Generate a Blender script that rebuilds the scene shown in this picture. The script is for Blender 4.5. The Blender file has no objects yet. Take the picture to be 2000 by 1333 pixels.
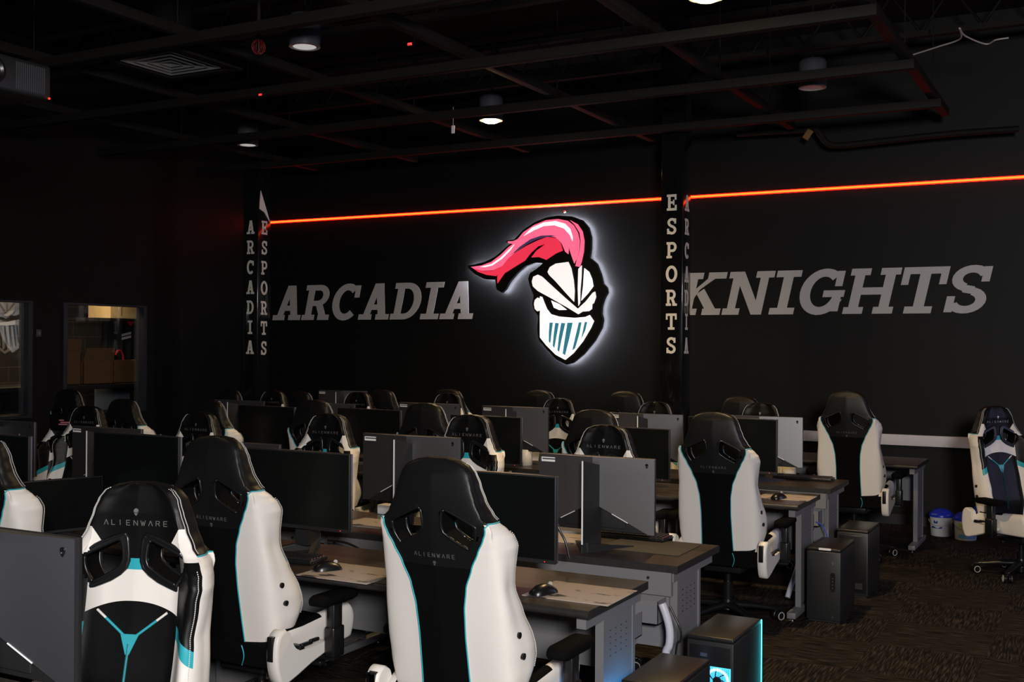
import bpy, bmesh, math, random
from mathutils import Vector, Matrix
random.seed(7)
C = bpy.context.scene.collection
PI = math.pi
# ------------------------------------------------------------------ camera
F = 2163.0; CH = 1.737
YAW = math.radians(28.4); PITCH = math.radians(0.15); ROLL = 0.006
RC = (Matrix.Rotation(YAW, 4, 'Z') @ Matrix.Rotation(PI/2 + PITCH, 4, 'X') @ Matrix.Rotation(ROLL, 4, 'Z'))
def ray(px, py):
    return (RC.to_3x3() @ Vector(((px-1000)/F, -(py-666.5)/F, -1.0)))
def at(px, py, X=None, Y=None, Z=None):
    """point of the room seen at a photo pixel, on a plane of the room"""
    d = ray(px, py)
    if Y is not None: t = Y/d.y
    elif X is not None: t = X/d.x
    else: t = (Z-CH)/d.z
    return Vector((d.x*t, d.y*t, CH+d.z*t))
cd = bpy.data.cameras.new('camera'); cam = bpy.data.objects.new('camera', cd); C.objects.link(cam)
cam.matrix_world = Matrix.Translation((0, 0, CH)) @ RC
cd.sensor_width = 36; cd.lens = F/2000*36; cd.clip_start = .05; cd.clip_end = 100
bpy.context.scene.camera = cam
# ------------------------------------------------------------------ materials
def mat(name, col, rough=.5, metal=0, spec=.5, emit=None, es=0, bump=0, bscale=200, coat=0, vary=0):
    m = bpy.data.materials.new(name); m.use_nodes = True
    nt = m.node_tree; b = nt.nodes['Principled BSDF']
    b.inputs['Base Color'].default_value = (*col, 1)
    b.inputs['Roughness'].default_value = rough; b.inputs['Metallic'].default_value = metal
    b.inputs['Specular IOR Level'].default_value = spec
    b.inputs['Coat Weight'].default_value = coat
    if emit:
        b.inputs['Emission Color'].default_value = (*emit, 1); b.inputs['Emission Strength'].default_value = es
    if bump or vary:
        tc = nt.nodes.new('ShaderNodeTexCoord'); n = nt.nodes.new('ShaderNodeTexNoise')
        n.inputs['Scale'].default_value = bscale; n.inputs['Detail'].default_value = 3
        nt.links.new(tc.outputs['Object'], n.inputs['Vector'])
        if bump:
            bp = nt.nodes.new('ShaderNodeBump'); bp.inputs['Strength'].default_value = bump; bp.inputs['Distance'].default_value = .002
            nt.links.new(n.outputs['Fac'], bp.inputs['Height']); nt.links.new(bp.outputs['Normal'], b.inputs['Normal'])
        if vary:
            mx = nt.nodes.new('ShaderNodeMix'); mx.data_type = 'RGBA'
            mx.inputs['A'].default_value = (*[c*(1-vary) for c in col], 1); mx.inputs['B'].default_value = (*[min(1, c*(1+vary)) for c in col], 1)
            nt.links.new(n.outputs['Fac'], mx.inputs['Factor']); nt.links.new(mx.outputs['Result'], b.inputs['Base Color'])
    return m
M = {}
M['blk'] = mat('black_leather', (.005, .005, .0055), .44, spec=.32, bump=.25, bscale=260)
M['fab'] = mat('black_fabric', (.003, .003, .0033), .85, spec=.06, bump=.3, bscale=400)
M['wht'] = mat('white_leather', (.76, .73, .70), .42, bump=.15, bscale=260)
M['teal'] = mat('teal_piping', (.03, .36, .44), .45)
M['plas'] = mat('black_plastic', (.008, .008, .009), .28)
M['gplas'] = mat('glossy_black_plastic', (.006, .006, .007), .32)
M['ring'] = mat('pale_grey_plastic', (.45, .43, .40), .4)
M['silver'] = mat('brushed_silver', (.55, .55, .56), .3, metal=1)
M['chrome'] = mat('chrome_steel', (.7, .7, .72), .15, metal=1)
M['stitch'] = mat('white_thread', (.75, .74, .72), .7)
M['logo'] = mat('silver_print', (.40, .39, .38), .42, metal=.8)
M['logod'] = mat('dark_grey_print', (.075, .075, .078), .5)
M['shell'] = mat('dark_grey_monitor_shell', (.36, .36, .385), .38, metal=1)
M['screen'] = mat('dark_glass_screen', (.004, .005, .005), .22, spec=.35)
M['frame'] = mat('matt_black_frame', (.012, .012, .013), .5)
M['column'] = mat('gloss_black_column_paint', (.006, .006, .007), .12, coat=.4)
M['steel'] = mat('grey_powder_coat', (.165, .165, .175), .5, metal=.1, bump=.15, bscale=600)
M['letter'] = mat('silver_grey_vinyl', (.58, .55, .53), .5)
M['cletter'] = mat('pale_vinyl', (.85, .81, .74), .5)
M['pc'] = mat('pc_dark_grey', (.013, .014, .015), .4, bump=.08, bscale=500)
M['pctop'] = mat('pc_black_top', (.010, .0095, .009), .35)
M['wood'] = None
M['cream'] = mat('cream_plastic', (.78, .70, .58), .4)
M['white'] = mat('white_plastic', (.8, .8, .82), .35)
M['blue'] = mat('blue_plastic', (.01, .03, .45), .3)
M['lblue'] = mat('light_blue_print', (.12, .35, .75), .4)
M['lime'] = mat('green_print', (.35, .5, .05), .4)
M['card'] = mat('brown_cardboard', (.20, .10, .035), .85, vary=.15, bscale=8)
M['carton'] = mat('pale_carton', (.88, .70, .38), .7)
M['shirt'] = mat('black_cloth', (.012, .013, .016), .85)
M['red'] = mat('red_cloth', (.55, .015, .03), .7)
M['redp'] = mat('red_paint', (.22, .008, .006), .5)
M['mural'] = mat('grey_mural_paint', (.30, .29, .30), .8)
M['muralw'] = mat('white_mural_paint', (.75, .75, .82), .8)
M['hose'] = mat('clear_grey_hose', (.50, .50, .58), .25)
M['bluecab'] = mat('blue_cable', (.01, .04, .45), .4)
M['ceil'] = mat('black_ceiling_paint', (.005, .005, .005), .9, spec=.1)
M['beam'] = mat('dark_beam_paint', (.012, .011, .010), .6, spec=.12)
M['pend'] = mat('dark_grey_lamp_can', (.05, .055, .065), .4)
M['trimw'] = mat('pale_raceway', (.72, .69, .74), .45)
M['frosted'] = mat('frosted_lens', (.75, .74, .73), .4)
M['dimlens'] = mat('dim_lamp_lens', (.75, .74, .73), .4, emit=(1, .97, .95), es=.38)
M['lamp'] = mat('lit_lamp_lens', (1, .85, .55), .4, emit=(1, .74, .34), es=60)
M['led'] = mat('orange_led_strip', (1, .2, .02), .4, emit=(1, .145, .012), es=3.2)
M['ledr'] = mat('red_edge_emitter', (1, .02, .01), .4, emit=(1, .004, .002), es=9)
M['cyan'] = mat('cyan_led', (.1, .8, .9), .4, emit=(.08, .85, .95), es=2.2)
M['cyanfan'] = mat('cyan_fan_glow', (.1, .6, .9), .4, emit=(.05, .50, .95), es=2.2)
M['fanw'] = mat('pale_cyan_fan_ring', (.5, .9, 1), .4, emit=(.45, .85, 1), es=3.5)
M['bluelight'] = mat('blue_side_light', (.05, .4, .9), .4, emit=(.03, .30, .75), es=12)
M['redled'] = mat('red_indicator', (1, .02, .02), .4, emit=(1, .03, .03), es=2)
M['keys'] = mat('pink_key_light', (.6, .2, .25), .4, emit=(.9, .25, .3), es=.25)
M['signw'] = mat('lit_white_acrylic', (.9, .9, .9), .4, emit=(1, .97, .98), es=1.05)
M['signg'] = mat('lit_pale_grey_acrylic', (.8, .78, .78), .4, emit=(.86, .80, .80), es=.92)
M['signp'] = mat('lit_pink_acrylic', (.9, .2, .35), .4, emit=(1, .13, .26), es=.85)
M['signr'] = mat('lit_red_acrylic', (.8, .05, .1), .4, emit=(.95, .035, .085), es=.72)
M['signn'] = mat('purple_acrylic', (.05, .04, .10), .4, emit=(.10, .05, .14), es=.5)
M['signt'] = mat('teal_acrylic', (.02, .15, .2), .4, emit=(.03, .17, .24), es=.8)
M['signk'] = mat('black_sign_board', (.004, .004, .004), .35)
M['halo'] = mat('white_halo_led', (1, 1, 1), .4, emit=(.80, .84, 1), es=120)
M['barcode'] = mat('white_label', (.75, .75, .75), .6)
M['ink'] = mat('black_ink', (.01, .01, .01), .7)
M['pad'] = None

def node_mat(name):
    m = bpy.data.materials.new(name); m.use_nodes = True
    nt = m.node_tree; return m, nt, nt.nodes['Principled BSDF']
def mixrgb(nt, fac, a, b):
    mx = nt.nodes.new('ShaderNodeMix'); mx.data_type = 'RGBA'
    for k, v in (('Factor', fac), ('A', a), ('B', b)):
        if isinstance(v, (tuple, float, int)): mx.inputs[k].default_value = (*v, 1) if isinstance(v, tuple) else v
        else: nt.links.new(v, mx.inputs[k])
    return mx.outputs['Result']
def mapping(nt, scale, rot=0, src='Object'):
    tc = nt.nodes.new('ShaderNodeTexCoord'); mp = nt.nodes.new('ShaderNodeMapping')
    mp.inputs['Scale'].default_value = scale; mp.inputs['Rotation'].default_value = (0, 0, rot)
    nt.links.new(tc.outputs[src], mp.inputs['Vector']); return mp.outputs['Vector']
def noise(nt, vec, scale=1, detail=4):
    n = nt.nodes.new('ShaderNodeTexNoise'); n.inputs['Scale'].default_value = scale; n.inputs['Detail'].default_value = detail
    nt.links.new(vec, n.inputs['Vector']); return n.outputs['Fac']
def ramp(nt, fac, p0, p1, c0=(0, 0, 0), c1=(1, 1, 1)):
    r = nt.nodes.new('ShaderNodeValToRGB'); e = r.color_ramp.elements
    e[0].position = p0; e[1].position = p1; e[0].color = (*c0, 1); e[1].color = (*c1, 1)
    nt.links.new(fac, r.inputs['Fac']); return r.outputs['Color']
# carpet tiles, turned a quarter from one tile to the next
m, nt, b = node_mat('striped_carpet_tiles')
ck = nt.nodes.new('ShaderNodeTexChecker'); ck.inputs['Scale'].default_value = 1.64
nt.links.new(mapping(nt, (1, 1, 1)), ck.inputs['Vector'])
na = noise(nt, mapping(nt, (130, 7, 1)), 1, 3); nb = noise(nt, mapping(nt, (7, 130, 1)), 1, 3)
st = mixrgb(nt, ck.outputs['Fac'], na, nb)
colr = ramp(nt, st, .46, .72, (.007, .0055, .0045), (.070, .054, .044))
nt.links.new(colr, b.inputs['Base Color']); b.inputs['Roughness'].default_value = .95; b.inputs['Specular IOR Level'].default_value = .1
M['carpet'] = m
# laminate
m, nt, b = node_mat('dark_brown_laminate')
n1 = noise(nt, mapping(nt, (2.5, 45, 30)), 1, 5)
nt.links.new(ramp(nt, n1, .35, .7, (.026, .019, .016), (.060, .044, .035)), b.inputs['Base Color']); b.inputs['Roughness'].default_value = .36
M['wood'] = m
M['edge'] = mat('black_desk_edge', (.022, .021, .021), .4, vary=.4, bscale=30)
m, nt, b = node_mat('grey_pattern_mouse_mat')
n1 = noise(nt, mapping(nt, (3, 9, 1)), 1.6, 6)
nt.links.new(ramp(nt, n1, .37, .42, (.03, .025, .03), (.36, .30, .27)), b.inputs['Base Color']); b.inputs['Roughness'].default_value = .85
M['pad'] = m
M['mat'] = mat('dark_desk_mat', (.020, .017, .015), .7)
# walls
m, nt, b = node_mat('black_wall_paint')
n1 = noise(nt, mapping(nt, (1, 1, 1)), 180, 3)
bp = nt.nodes.new('ShaderNodeBump'); bp.inputs['Strength'].default_value = .2; bp.inputs['Distance'].default_value = .002
nt.links.new(n1, bp.inputs['Height']); nt.links.new(bp.outputs['Normal'], b.inputs['Normal'])
b.inputs['Base Color'].default_value = (.0055, .0055, .0053, 1); b.inputs['Roughness'].default_value = .55; b.inputs['Specular IOR Level'].default_value = .22
M['wall'] = m
m, nt, b = node_mat('painted_block_wall')
br = nt.nodes.new('ShaderNodeTexBrick'); br.inputs['Scale'].default_value = 1
br.inputs['Brick Width'].default_value = .4; br.inputs['Row Height'].default_value = .2; br.inputs['Mortar Size'].default_value = .004
br.inputs['Color1'].default_value = (.04, .033, .028, 1); br.inputs['Color2'].default_value = (.044, .036, .03, 1); br.inputs['Mortar'].default_value = (.14, .115, .09, 1)
tc = nt.nodes.new('ShaderNodeTexCoord'); sx = nt.nodes.new('ShaderNodeSeparateXYZ'); cx = nt.nodes.new('ShaderNodeCombineXYZ')
nt.links.new(tc.outputs['Object'], sx.inputs[0]); nt.links.new(sx.outputs['Y'], cx.inputs['X']); nt.links.new(sx.outputs['Z'], cx.inputs['Y'])
nt.links.new(cx.outputs[0], br.inputs['Vector']); nt.links.new(br.outputs['Color'], b.inputs['Base Color']); b.inputs['Roughness'].default_value = .8
M['block'] = m
# glass
m, nt, b = node_mat('window_glass')
nt.nodes.remove(b)
tr = nt.nodes.new('ShaderNodeBsdfTransparent'); gl = nt.nodes.new('ShaderNodeBsdfGlossy'); gl.inputs['Roughness'].default_value = .02
ms = nt.nodes.new('ShaderNodeMixShader'); ms.inputs[0].default_value = .06
tr.inputs['Color'].default_value = (.85, .85, .85, 1)
nt.links.new(tr.outputs[0], ms.inputs[1]); nt.links.new(gl.outputs[0], ms.inputs[2]); nt.links.new(ms.outputs[0], nt.nodes['Material Output'].inputs['Surface'])
M['glass'] = m

def mth(nt, op, a, b=None):
    n = nt.nodes.new('ShaderNodeMath'); n.operation = op
    for i, v in enumerate((a, b)):
        if v is None: continue
        if isinstance(v, (int, float)): n.inputs[i].default_value = v
        else: nt.links.new(v, n.inputs[i])
    return n.outputs[0]
def leather_pattern(name, wing):
    m, nt, b = node_mat(name); tc = nt.nodes.new('ShaderNodeTexCoord'); sx = nt.nodes.new('ShaderNodeSeparateXYZ')
    nt.links.new(tc.outputs['Object'], sx.inputs[0]); z = sx.outputs['Z']; x = mth(nt, 'ABSOLUTE', sx.outputs['X'])
    gt = lambda a, c: mth(nt, 'GREATER_THAN', a, c); lt = lambda a, c: mth(nt, 'LESS_THAN', a, c)
    AND = lambda a, c: mth(nt, 'MULTIPLY', a, c); OR = lambda a, c: mth(nt, 'MAXIMUM', a, c)
    edge = mth(nt, 'ADD', mth(nt, 'MULTIPLY', mth(nt, 'SUBTRACT', z, 1.112), .62), .085)
    corner = AND(AND(gt(z, 1.112), lt(z, 1.205)), gt(x, edge))
    if wing:
        zz = mth(nt, 'ADD', z, mth(nt, 'MULTIPLY', mth(nt, 'SUBTRACT', x, .2), .7))
        white = OR(corner, lt(zz, .85)); teal = AND(gt(zz, .85), lt(zz, .888))
    else:
        low = mth(nt, 'SUBTRACT', .985, mth(nt, 'MULTIPLY', mth(nt, 'MULTIPLY', x, x), 1.6))
        white = OR(OR(corner, AND(gt(z, low), lt(z, 1.078))), AND(AND(gt(z, 1.07), lt(z, 1.113)), gt(x, .046)))
        teal = AND(AND(gt(z, 1.078), lt(z, 1.112)), lt(x, .046))
    c = mixrgb(nt, white, (.0035, .0035, .0038), (.76, .73, .70)); c = mixrgb(nt, teal, c, (.03, .36, .44))
    nt.links.new(c, b.inputs['Base Color']); b.inputs['Roughness'].default_value = .45; b.inputs['Specular IOR Level'].default_value = .2; return m
M['frontc'] = leather_pattern('chest_leather_pattern', False); M['frontw'] = leather_pattern('wing_leather_pattern', True)
# ------------------------------------------------------------------ mesh builder
class MB:
    def __init__(s): s.v = []; s.f = []; s.m = []; s.sm = []
    def add(s, vs, fs, mi=0, smooth=False, mx=None):
        o = len(s.v)
        for p in vs:
            p = Vector(p)
            s.v.append(mx @ p if mx else p)
        for i, f in enumerate(fs):
            s.f.append([o+k for k in f]); s.m.append(mi[i] if isinstance(mi, list) else mi); s.sm.append(smooth)
        return s
    def box(s, x0, x1, y0, y1, z0, z1, mi=0, b=0, mx=None):
        if b <= 0:
            vs = [(x, y, z) for x in (x0, x1) for y in (y0, y1) for z in (z0, z1)]
            return s.add(vs, [(0, 1, 3, 2), (4, 6, 7, 5), (0, 4, 5, 1), (2, 3, 7, 6), (0, 2, 6, 4), (1, 5, 7, 3)], mi, False, mx)
        bm = bmesh.new(); bmesh.ops.create_cube(bm, size=1)
        for v in bm.verts: v.co = Vector(((x0+x1)/2+v.co.x*(x1-x0), (y0+y1)/2+v.co.y*(y1-y0), (z0+z1)/2+v.co.z*(z1-z0)))
        bmesh.ops.bevel(bm, geom=bm.edges[:], offset=b, segments=2, affect='EDGES', profile=.6)
        bm.verts.index_update()
        s.add([v.co.copy() for v in bm.verts], [[v.index for v in f.verts] for f in bm.faces], mi, True, mx); bm.free(); return s
    def cyl(s, p, q, r, r2=None, n=20, mi=0, caps=True, smooth=True):
        p = Vector(p); q = Vector(q); r2 = r if r2 is None else r2
        d = (q-p).normalized(); a = d.orthogonal().normalized(); b = d.cross(a)
        vs = []
        for c, rr in ((p, r), (q, r2)):
            for i in range(n):
                t = 2*PI*i/n; vs.append(c+(a*math.cos(t)+b*math.sin(t))*rr)
        fs = [(i, (i+1) % n, n+(i+1) % n, n+i) for i in range(n)]
        s.add(vs, fs, mi, smooth)
        if caps:
            s.add(vs[:n], [list(range(n))[::-1]], mi); s.add(vs[n:], [list(range(n))], mi)
        return s
    def lathe(s, prof, c=(0, 0, 0), n=24, mi=0, axis='Z'):
        vs = []
        for r, h in prof:
            for i in range(n):
                t = 2*PI*i/n; x, y = r*math.cos(t), r*math.sin(t)
                p = (x, y, h) if axis == 'Z' else ((h, x, y) if axis == 'X' else (x, h, y))
                vs.append(Vector(p)+Vector(c))
        fs = [(k*n+i, k*n+(i+1) % n, (k+1)*n+(i+1) % n, (k+1)*n+i) for k in range(len(prof)-1) for i in range(n)]
        return s.add(vs, fs, mi, True)
    def tube(s, pts, r, n=8, mi=0, closed=False, flat=1):
        pts = [Vector(p) for p in pts]; L = len(pts); vs = []
        prev = None
        for i, p in enumerate(pts):
            a = pts[(i-1) % L] if (closed or i > 0) else p
            b = pts[(i+1) % L] if (closed or i < L-1) else p
            d = (b-a).normalized()
            if prev is None: u = d.orthogonal().normalized()
            else:
                u = (prev - d*prev.dot(d))
                u = u.normalized() if u.length > 1e-6 else d.orthogonal().normalized()
            prev = u; w = d.cross(u)
            rr = r[i] if isinstance(r, list) else r
            for k in range(n):
                t = 2*PI*k/n; vs.append(p+u*math.cos(t)*rr+w*math.sin(t)*rr)
        fs = []
        for i in range(L if closed else L-1):
            j = (i+1) % L
            for k in range(n): fs.append((i*n+k, i*n+(k+1) % n, j*n+(k+1) % n, j*n+k))
        s.add(vs, fs, mi, True)
        if not closed:
            s.add(vs[:n], [list(range(n))[::-1]], mi); s.add(vs[-n:], [list(range(n))], mi)
        return s
    def prism(s, poly, fn0, fn1, mi=0, smooth=False):
        """poly of 2D points, mapped by fn0 / fn1 to the two faces"""
        n = len(poly); A = [Vector(fn0(*p)) for p in poly]; B = [Vector(fn1(*p)) for p in poly]
        s.add(A+B, [(i, (i+1) % n, n+(i+1) % n, n+i) for i in range(n)], mi, smooth)
        s.add(A, [list(range(n))[::-1]], mi); s.add(B, [list(range(n))], mi); return s
    def build(s, name, mats, parent=None):
        me = bpy.data.meshes.new(name)
        me.from_pydata([tuple(v) for v in s.v], [], s.f)
        for m_ in (mats if isinstance(mats, (list, tuple)) else [mats]): me.materials.append(m_)
        me.polygons.foreach_set('material_index', s.m); me.polygons.foreach_set('use_smooth', s.sm)
        bm = bmesh.new(); bm.from_mesh(me)
        bmesh.ops.recalc_face_normals(bm, faces=bm.faces[:]); bm.to_mesh(me); bm.free()
        me.update()
        o = bpy.data.objects.new(name, me); C.objects.link(o)
        if parent: o.parent = parent
        return o
def tag(o, label=None, cat=None, group=None, kind=None):
    if label: o['label'] = label
    if cat: o['category'] = cat
    if group: o['group'] = group
    if kind: o['kind'] = kind
    return o
def empty(name, loc, rz=0, label=None, cat=None, group=None):
    o = bpy.data.objects.new(name, None); C.objects.link(o); o.location = loc; o.rotation_euler = (0, 0, rz)
    o.empty_display_size = .1
    return tag(o, label, cat, group)
def struct(mb, name, m, parent=None): return tag(mb.build(name, m, parent), kind='structure')
def copy_tree(o, parent=None):
    c = o.copy(); C.objects.link(c); c.parent = parent
    for ch in list(o.children): copy_tree(ch, c)
    return c
def lerp_tab(tab, z):
    if z <= tab[0][0]: return tab[0][1]
    for (a, va), (b_, vb) in zip(tab, tab[1:]):
        if z <= b_:
            t = (z-a)/(b_-a); t = t*t*(3-2*t)*.45+t*.55
            return va+(vb-va)*t
    return tab[-1][1]
def catmull(P, n, closed=False):
    out = []; L = len(P)
    rng = range(L if closed else L-1)
    for i in rng:
        p0 = P[(i-1) % L] if (closed or i > 0) else P[i]; p1 = P[i]; p2 = P[(i+1) % L]
        p3 = P[(i+2) % L] if (closed or i < L-2) else P[(i+1) % L]
        for k in range(n):
            t = k/n
            out.append(tuple(.5*((2*b)+(-a+c)*t+(2*a-5*b+4*c-d)*t*t+(-a+3*b-3*c+d)*t**3) for a, b, c, d in zip(p0, p1, p2, p3)))
    if not closed: out.append(tuple(P[-1]))
    return out

# ------------------------------------------------------------------ lettering
def rc(x0, y0, x1, y1): return [(x0, y0), (x1, y0), (x1, y1), (x0, y1)]
def arc(cx, cy, ox, oy, ix, iy, a0, a1, n=14):
    qs = []
    for i in range(n):
        t0 = math.radians(a0+(a1-a0)*i/n); t1 = math.radians(a0+(a1-a0)*(i+1)/n)
        qs.append([(cx+ix*math.cos(t0), cy+iy*math.sin(t0)), (cx+ox*math.cos(t0), cy+oy*math.sin(t0)),
                   (cx+ox*math.cos(t1), cy+oy*math.sin(t1)), (cx+ix*math.cos(t1), cy+iy*math.sin(t1))])
    return qs
GL = {
 'A': (1.0, [[(.11, 0), (.33, 0), (.60, 1), (.38, 1)], [(.67, 0), (.91, 0), (.66, 1), (.40, 1)], rc(.30, .27, .76, .42), rc(0, 0, .43, .15), rc(.57, 0, 1.0, .15)]),
 'R': (.95, [rc(.10, 0, .32, 1), rc(0, 0, .44, .15), rc(0, .85, .32, 1), rc(.3, .84, .5, 1), rc(.3, .40, .52, .55), [(.42, .45), (.66, .45), (.84, .1), (.60, .1)], rc(.56, 0, .95, .15)] + arc(.5, .70, .34, .30, .13, .14, -90, 90)),
 'C': (.92, arc(.47, .5, .47, .52, .24, .33, 48, 315, 22)+[rc(.72, .62, .88, .96)]),
 'D': (.92, [rc(.10, 0, .32, 1), rc(0, 0, .45, .16), rc(0, .84, .45, 1)]+arc(.42, .5, .48, .5, .25, .34, -90, 90, 16)),
 'I': (.56, [rc(.17, 0, .39, 1), rc(0, 0, .56, .15), rc(0, .85, .56, 1)]),
 'E': (.86, [rc(.10, 0, .32, 1), rc(0, 0, .84, .15), rc(0, .85, .82, 1), rc(.3, .43, .58, .57), rc(.52, .34, .64, .66), rc(.66, .66, .82, 1), rc(.68, 0, .84, .34)]),
 'S': (.82, arc(.42, .735, .38, .28, .17, .12, 20, 250, 14)+arc(.41, .27, .39, .28, .18, .12, -160, 70, 14)+[rc(.62, .66, .78, .98), rc(.02, .02, .18, .36), [(.22, .62), (.30, .44), (.60, .38), (.52, .56)]]),
 'P': (.88, [rc(.10, 0, .32, 1), rc(0, 0, .46, .15), rc(0, .85, .32, 1), rc(.3, .84, .5, 1), rc(.3, .38, .5, .54)]+arc(.5, .69, .36, .31, .15, .15, -90, 90)),
 'O': (.98, arc(.49, .5, .49, .52, .26, .34, 0, 360, 28)),
 'T': (.92, [rc(.35, 0, .57, 1), rc(.18, 0, .74, .15), rc(0, .85, .92, 1), rc(0, .62, .15, 1), rc(.77, .62, .92, 1)]),
 'K': (1.02, [rc(.10, 0, .32, 1), rc(0, 0, .44, .15), rc(0, .85, .44, 1), [(.30, .36), (.42, .60), (.86, .95), (.66, .95), (.30, .60)], [(.36, .50), (.52, .62), (.92, .1), (.66, .1)], rc(.56, .85, 1.0, 1), rc(.58, 0, 1.02, .15)]),
 'N': (1.05, [rc(.10, 0, .29, 1), rc(0, 0, .40, .15), rc(0, .85, .3, 1), [(.10, 1), (.34, 1), (.93, 0), (.69, 0)], rc(.74, 0, .93, 1), rc(.63, .85, 1.05, 1)]),
 'G': (.98, arc(.49, .5, .49, .52, .26, .34, 48, 340, 24)+[rc(.52, .38, .98, .53), rc(.74, .06, .92, .5), rc(.74, .62, .90, .96)]),
 'H': (1.05, [rc(.10, 0, .31, 1), rc(.74, 0, .95, 1), rc(.3, .42, .76, .58), rc(0, 0, .42, .15), rc(.63, 0, 1.05, .15), rc(0, .85, .42, 1), rc(.63, .85, 1.05, 1)]),
}
def glyph(mb, ch, org, ux, uz, nrm, w, h, th=.004, shear=0, mi=0):
    """one letter on a plane: ux/uz unit axes, nrm outward; w scales x, h the height"""
    org = Vector(org); ux = Vector(ux); uz = Vector(uz); nrm = Vector(nrm)
    for i, q in enumerate(GL[ch][1]):
        e = i*.00006
        a = lambda x, y: org+ux*(x*w+shear*y*h)+uz*(y*h)
        mb.prism(q, lambda x, y: a(x, y), lambda x, y: a(x, y)+nrm*(th+e), mi)
THIN = {'A': [[(0, 0), (.5, 1), (1, 0)]], 'L': [[(0, 1), (0, 0), (.8, 0)]], 'I': [[(.3, 0), (.3, 1)]],
        'E': [[(.9, 1), (.05, 1), (.05, 0), (.9, 0)], [(.05, .5), (.8, .5)]], 'N': [[(0, 0), (0, 1), (1, 0), (1, 1)]],
        'W': [[(-.1, 1), (.25, 0), (.5, .8), (.75, 0), (1.1, 1)]], 'R': [[(0, 0), (0, 1), (.75, 1), (.9, .8), (.75, .5), (0, .5)], [(.5, .5), (.95, 0)]]}
def thin_text(mb, txt, fn, width, h, sw, mi=0, th=.0012):
    n = len(txt); adv = width/(n-.35); lw = adv*.52
    for i, ch in enumerate(txt):
        for pl in THIN[ch]:
            for (ax, ay), (bx, by) in zip(pl, pl[1:]):
                p = Vector((-width/2+i*adv+ax*lw, ay*h)); q = Vector((-width/2+i*adv+bx*lw, by*h))
                d = (q-p).normalized(); nn = Vector((-d.y, d.x))*sw/2; p = p-d*sw*.3; q = q+d*sw*.3
                poly = [p-nn, q-nn, q+nn, p+nn]
                mb.prism([(v.x, v.y) for v in poly], lambda x, y: fn(x, y, 0), lambda x, y: fn(x, y, th), mi)
HEAD = [(0, -.62), (.14, -.5), (.28, -.25), (.42, .05), (.46, .32), (.36, .55), (.18, .68), (0, .72)]
HEAD = HEAD+[(-x, y) for x, y in HEAD[-2:0:-1]]
EYE = [(.08, -.12), (.16, -.20), (.30, -.02), (.34, .14), (.22, .10), (.12, .0)]
def alien(mb, fn, s, mi=0, me_=1, th=.0012):
    mb.prism([(x*s, y*s) for x, y in HEAD], lambda x, y: fn(x, y, 0), lambda x, y: fn(x, y, th), mi)
    for sg in (1, -1):
        mb.prism([(sg*x*s, y*s) for x, y in EYE], lambda x, y: fn(x, y, th*.5), lambda x, y: fn(x, y, th*1.5), me_)

# ------------------------------------------------------------------ gaming chair
WB = [(.465, .205), (.48, .218), (.60, .232), (.70, .236), (.80, .234), (.90, .228), (1.0, .229), (1.06, .230), (1.10, .222), (1.125, .208), (1.15, .193), (1.20, .171), (1.25, .155), (1.29, .142), (1.315, .124), (1.332, .090), (1.34, .045)]
WT = [(.465, .21), (.48, .235), (.60, .268), (.68, .272), (.80, .252), (.90, .238), (1.0, .250), (1.04, .257), (1.075, .250), (1.10, .234), (1.125, .213), (1.15, .192), (1.20, .166), (1.25, .148), (1.29, .134), (1.315, .116), (1.332, .082), (1.34, .035)]
CC = [(.465, .100), (.60, .096), (.72, .094), (.82, .098), (.90, .112), (.97, .140), (1.03, .170), (1.07, .192), (1.10, .204), (1.125, .203), (1.135, .180), (1.15, .162), (1.20, .140), (1.25, .124), (1.29, .110), (1.315, .092), (1.332, .066), (1.34, .03)]
DD = [(.465, .06), (.48, .11), (.55, .165), (.64, .205), (.72, .195), (.80, .165), (.88, .142), (.95, .140), (1.02, .152), (1.05, .152), (1.08, .142), (1.10, .128), (1.125, .108), (1.18, .096), (1.26, .088), (1.31, .070), (1.332, .052), (1.34, .036)]
YF = [(.465, .05), (.50, .085), (.62, .100), (.75, .085), (.9, .070), (1.05, .072), (1.15, .082), (1.25, .084), (1.31, .066), (1.332, .050), (1.34, .036)]
CI = [(.465, .13), (.6, .150), (.8, .155), (1.0, .150), (1.08, .150), (1.14, .150), (1.2, .140), (1.25, .128), (1.29, .11), (1.315, .092), (1.332, .065), (1.34, .025)]
LEAN = math.tan(math.radians(9.5))
def ypl(z):
    y = -.215-(z-.48)*LEAN
    if z > 1.12: y += (z-1.12)**2*.9
    if z > 1.30: y += (z-1.30)**2*6
    return y
HOLE = [(.044, 1.090), (.040, 1.150), (.048, 1.166), (.062, 1.167), (.158, 1.122), (.168, 1.108), (.163, 1.075), (.142, 1.043), (.128, 1.040)]
HOLE_R, HOLE_F = ([(.104+(x-.104)*k, 1.104+(z-1.104)*k) for x, z in HOLE] for k in (1.03, 1.12))
def inpoly(x, y, P):
    c = False; j = len(P)-1
    for i in range(len(P)):
        if (P[i][1] > y) != (P[j][1] > y) and x < (P[j][0]-P[i][0])*(y-P[i][1])/(P[j][1]-P[i][1])+P[i][0]: c = not c
        j = i
    return c
def prof(z):
    c, wb, wt, d, yf, ci = (lerp_tab(T, z) for T in (CC, WB, WT, DD, YF, CI))
    return [(0, -.012 if z < 1.3 else -.004), (c, 0), (wb, .018) if z < 1.12 else (wb*.97, .016), (wt, d*.55) if z < 1.12 else ((wt+wb)/2+.004, d*.5), (wt-.006, d*.88), (max(wt-.04, ci), d), (ci, yf+.012), (ci*.6, yf), (0, yf+.004)]
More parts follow.
